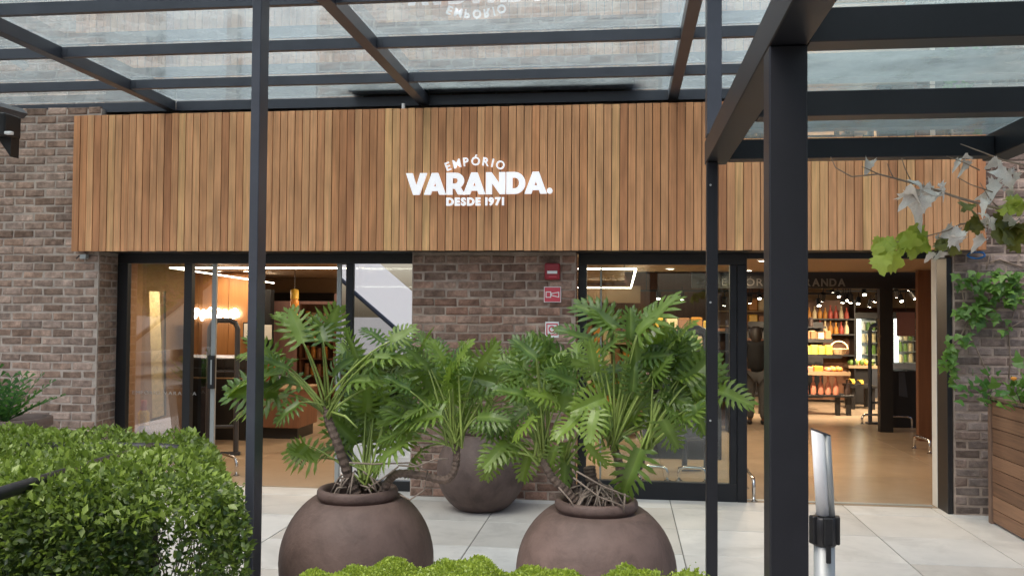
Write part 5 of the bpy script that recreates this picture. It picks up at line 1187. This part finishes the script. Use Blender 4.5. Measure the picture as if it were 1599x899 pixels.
for a, b, h, l in (((369,742),(345,735),.17,'chrome bumper at the foot of the left security gate'), ((1177,782),(1164,762),.19,'chrome bumper beside the mullion at the entrance'), ((1000,748),(1042,750),.13,'left chrome bumper behind the bottom of the right pane'), ((1060,750),(1102,752),.13,'right chrome bumper behind the bottom of the right pane'), ((1346,662),(1378,662),.14,'chrome bumper at the foot of the far security gate'), ((1385,667),(1424,668),.16,'chrome bumper in front of the black kiosk'), ((1428,700),(1452,708),.16,'chrome bumper at the right edge of the entrance opening')):
    bumper(F0(*a), F0(*b), h, l)
# ---- person (seen between mullion and post)
def skinmesh(name, V, E, rad, m, parent, loc, root=0, sub=1):
    me = bpy.data.meshes.new(name); me.from_pydata([V3(v) for v in V], E, []); o = bpy.data.objects.new(name, me)
    place(o, parent, loc); md = o.modifiers.new('skin', 'SKIN'); md.use_smooth_shade = True
    for i, r in enumerate(rad): me.skin_vertices[0].data[i].radius = (r, r) if not isinstance(r, tuple) else r
    me.skin_vertices[0].data[root].use_root = True
    s_ = o.modifiers.new('sub', 'SUBSURF'); s_.levels = s_.render_levels = sub; me.materials.append(M[m]); return o
q = F0(1181, 662); H_ = 1.0
pe = thing('person', 'person in black top and grey trousers standing with their back turned inside the entrance', 'person', q)
K = .90
V = [(0,0,.86),(0,.03,1.05),(0,.06,1.24),(0,.08,1.36),(0,.10,1.43),(0,.12,1.50),(0,.13,1.58),
     (-.15,.07,1.33),(-.21,.10,1.08),(-.17,.26,.92),(.15,.07,1.33),(.21,.10,1.08),(.17,.26,.92),
     (-.09,0,.80),(-.095,.02,.46),(-.10,-.02,.09),(-.11,.12,.03),(.09,0,.80),(.10,-.03,.46),(.11,-.05,.09),(.12,.09,.03)]
E_ = [(0,1),(1,2),(2,3),(3,4),(4,5),(5,6),(3,7),(7,8),(8,9),(3,10),(10,11),(11,12),(0,13),(13,14),(14,15),(15,16),(0,17),(17,18),(18,19),(19,20)]
rad = [.12,.115,.14,.10,.055,.085,.085,.062,.045,.032,.062,.045,.032,.085,.06,.042,.035,.085,.06,.042,.035]
rad = [r*.95 for r in rad]
for sx, w_ in ((-1, 9), (1, 12)):     # palms, five fingers each
    b_ = len(V); wx = V[w_]; V.append((wx[0]*.93, wx[1]+.06, wx[2]-.01)); E_.append((w_, b_)); rad.append(.03)
    for k, ln in enumerate((.075,.085,.08,.06)):
        i0 = len(V); ox = (k-1.5)*.02; V += [(wx[0]*.93+ox, wx[1]+.10, wx[2]-.015), (wx[0]*.9+ox, wx[1]+.10+ln*.6, wx[2]-.05)]; E_ += [(b_, i0), (i0, i0+1)]; rad += [.0085, .007]
    i0 = len(V); V += [(wx[0]*.93-sx*.035, wx[1]+.05, wx[2]+.005), (wx[0]*.93-sx*.045, wx[1]+.09, wx[2]-.01)]; E_ += [(b_, i0), (i0, i0+1)]; rad += [.010, .008]
sc_ = lambda L_: [(x*K, y*K, z*K) for x, y, z in L_]
bd = skinmesh('body', sc_(V), E_, [r*K for r in rad], 'skin', pe, q)
skinmesh('black_top', sc_([(0,-.005,.79),(0,.025,1.05),(0,.055,1.24),(0,.08,1.35),(-.15,.07,1.33),(-.21,.10,1.08),(-.18,.24,.94),(.15,.07,1.33),(.21,.10,1.08),(.18,.24,.94)]), [(0,1),(1,2),(2,3),(3,4),(4,5),(5,6),(3,7),(7,8),(8,9)], [.165*K,.150*K,.165*K,.115*K,.078*K,.062*K,.048*K,.078*K,.062*K,.048*K], 'cloth', pe, q)
skinmesh('trousers', sc_([(0,0,.86),(-.09,0,.79),(-.095,.02,.46),(-.10,-.02,.08),(.09,0,.79),(.10,-.03,.46),(.11,-.05,.08)]), [(0,1),(1,2),(2,3),(0,4),(4,5),(5,6)], [.135*K,.105*K,.078*K,.062*K,.105*K,.078*K,.062*K], 'jeans', pe, q)
skinmesh('hair', sc_([(0,.115,1.60),(0,.085,1.52),(0,.055,1.38),(0,.05,1.28)]), [(0,1),(1,2),(2,3)], [.11*K,.125*K,.11*K,.08*K], 'hair', pe, q)
for sx in (-1, 1): skinmesh('shoe', sc_([(sx*.105,-.05,.04),(sx*.11,.05,.035),(sx*.115,.15,.03)]), [(0,1),(1,2)], [.045*K,.045*K,.035*K], 'black', pe, q)

# ================================================================== BEHIND THE CAMERA (seen in the panes)
VY = 2*7.96+5.0
def mir(px, py, yv=VY): p = at(px, py, yv); return V3((p.x, 2*7.96-yv, p.z))
tn = thing('white_tent', 'white gabled canopy behind the viewer mirrored in the left shopfront glass', 'tent', (mir(430,480).x, -5, 0))
s0, s1, s2, s3 = mir(520,428), mir(652,542), mir(205,536), mir(330,438)
k1_ = (s1.z-s0.z)/(s1.x-s0.x); k2_ = (s3.z-s2.z)/(s3.x-s2.x); ax = (s2.z-s0.z+k1_*s0.x-k2_*s2.x)/(k1_-k2_); az = s0.z+k1_*(ax-s0.x)
EL_, ER_ = V3((s2.x-.3, -5, s2.z-.3*k2_)), V3((s1.x+.3, -5, s1.z+.3*k1_)); AP = V3((ax, -5, az)); D_ = V3((0,-7,0))
g = G(); g.add([EL_, AP, ER_, EL_+D_, AP+D_, ER_+D_]+[v+V3((0,0,-.03)) for v in (EL_, AP, ER_, EL_+D_, AP+D_, ER_+D_)], [(0,1,4,3),(1,2,5,4),(6,9,10,7),(7,10,11,8),(0,6,7,1),(1,7,8,2)]).build('roof_cloth', 'tent', tn, WL[tn])
G().tube([EL_+V3((0,.06,.0)), AP+V3((0,.06,.03)), ER_+V3((0,.06,.0))], .06, 6).build('edge_beam', 'metal', tn, WL[tn])
for p_ in (EL_, ER_, EL_+D_, ER_+D_): G().tube([(p_.x, p_.y, 0), (p_.x, p_.y, p_.z-.05)], .05, 8).build('leg', 'metal', tn, WL[tn])
def mirrortree(x, y, h, r, label, n=5000):
    t = thing('tree', label, 'tree', (x, y, 0)); G().tube([(x,y,0),(x+.1,y,h*.3),(x-.1,y+.1,h*.6),(x,y,h*.85)], [.22,.17,.12,.05], 10).build('trunk', 'bark', t, WL[t], smooth=True)
    for k in range(5):
        a = k*1.3; G().tube([(x,y,h*.35+.1*k),(x+r*.5*math.cos(a),y+r*.5*math.sin(a),h*.55+.1*k),(x+r*.8*math.cos(a),y+r*.8*math.sin(a),h*.7+.1*k)], [.08,.05,.02], 6).build('limb', 'bark', t, WL[t])
    crown(t, (x, y, h*.66), (r, r, h*.36), n, L=(.22,.36))
mirrortree(-14.6, -12, 4.6, 2.4, 'leafy tree beyond the left side of the white canopy, mirrored in the leftmost pane')
mirrortree(-20, -16, 8, 3.0, 'taller tree behind the viewer, far left')
mirrortree(7, -12, 7.5, 3.0, 'broad tree behind the viewer on the right')
mirrortree(13, -9, 8, 3.2, 'tree behind the viewer at the far right')
mirrortree(-1, -22, 8, 3.4, 'distant tree straight behind the viewer')
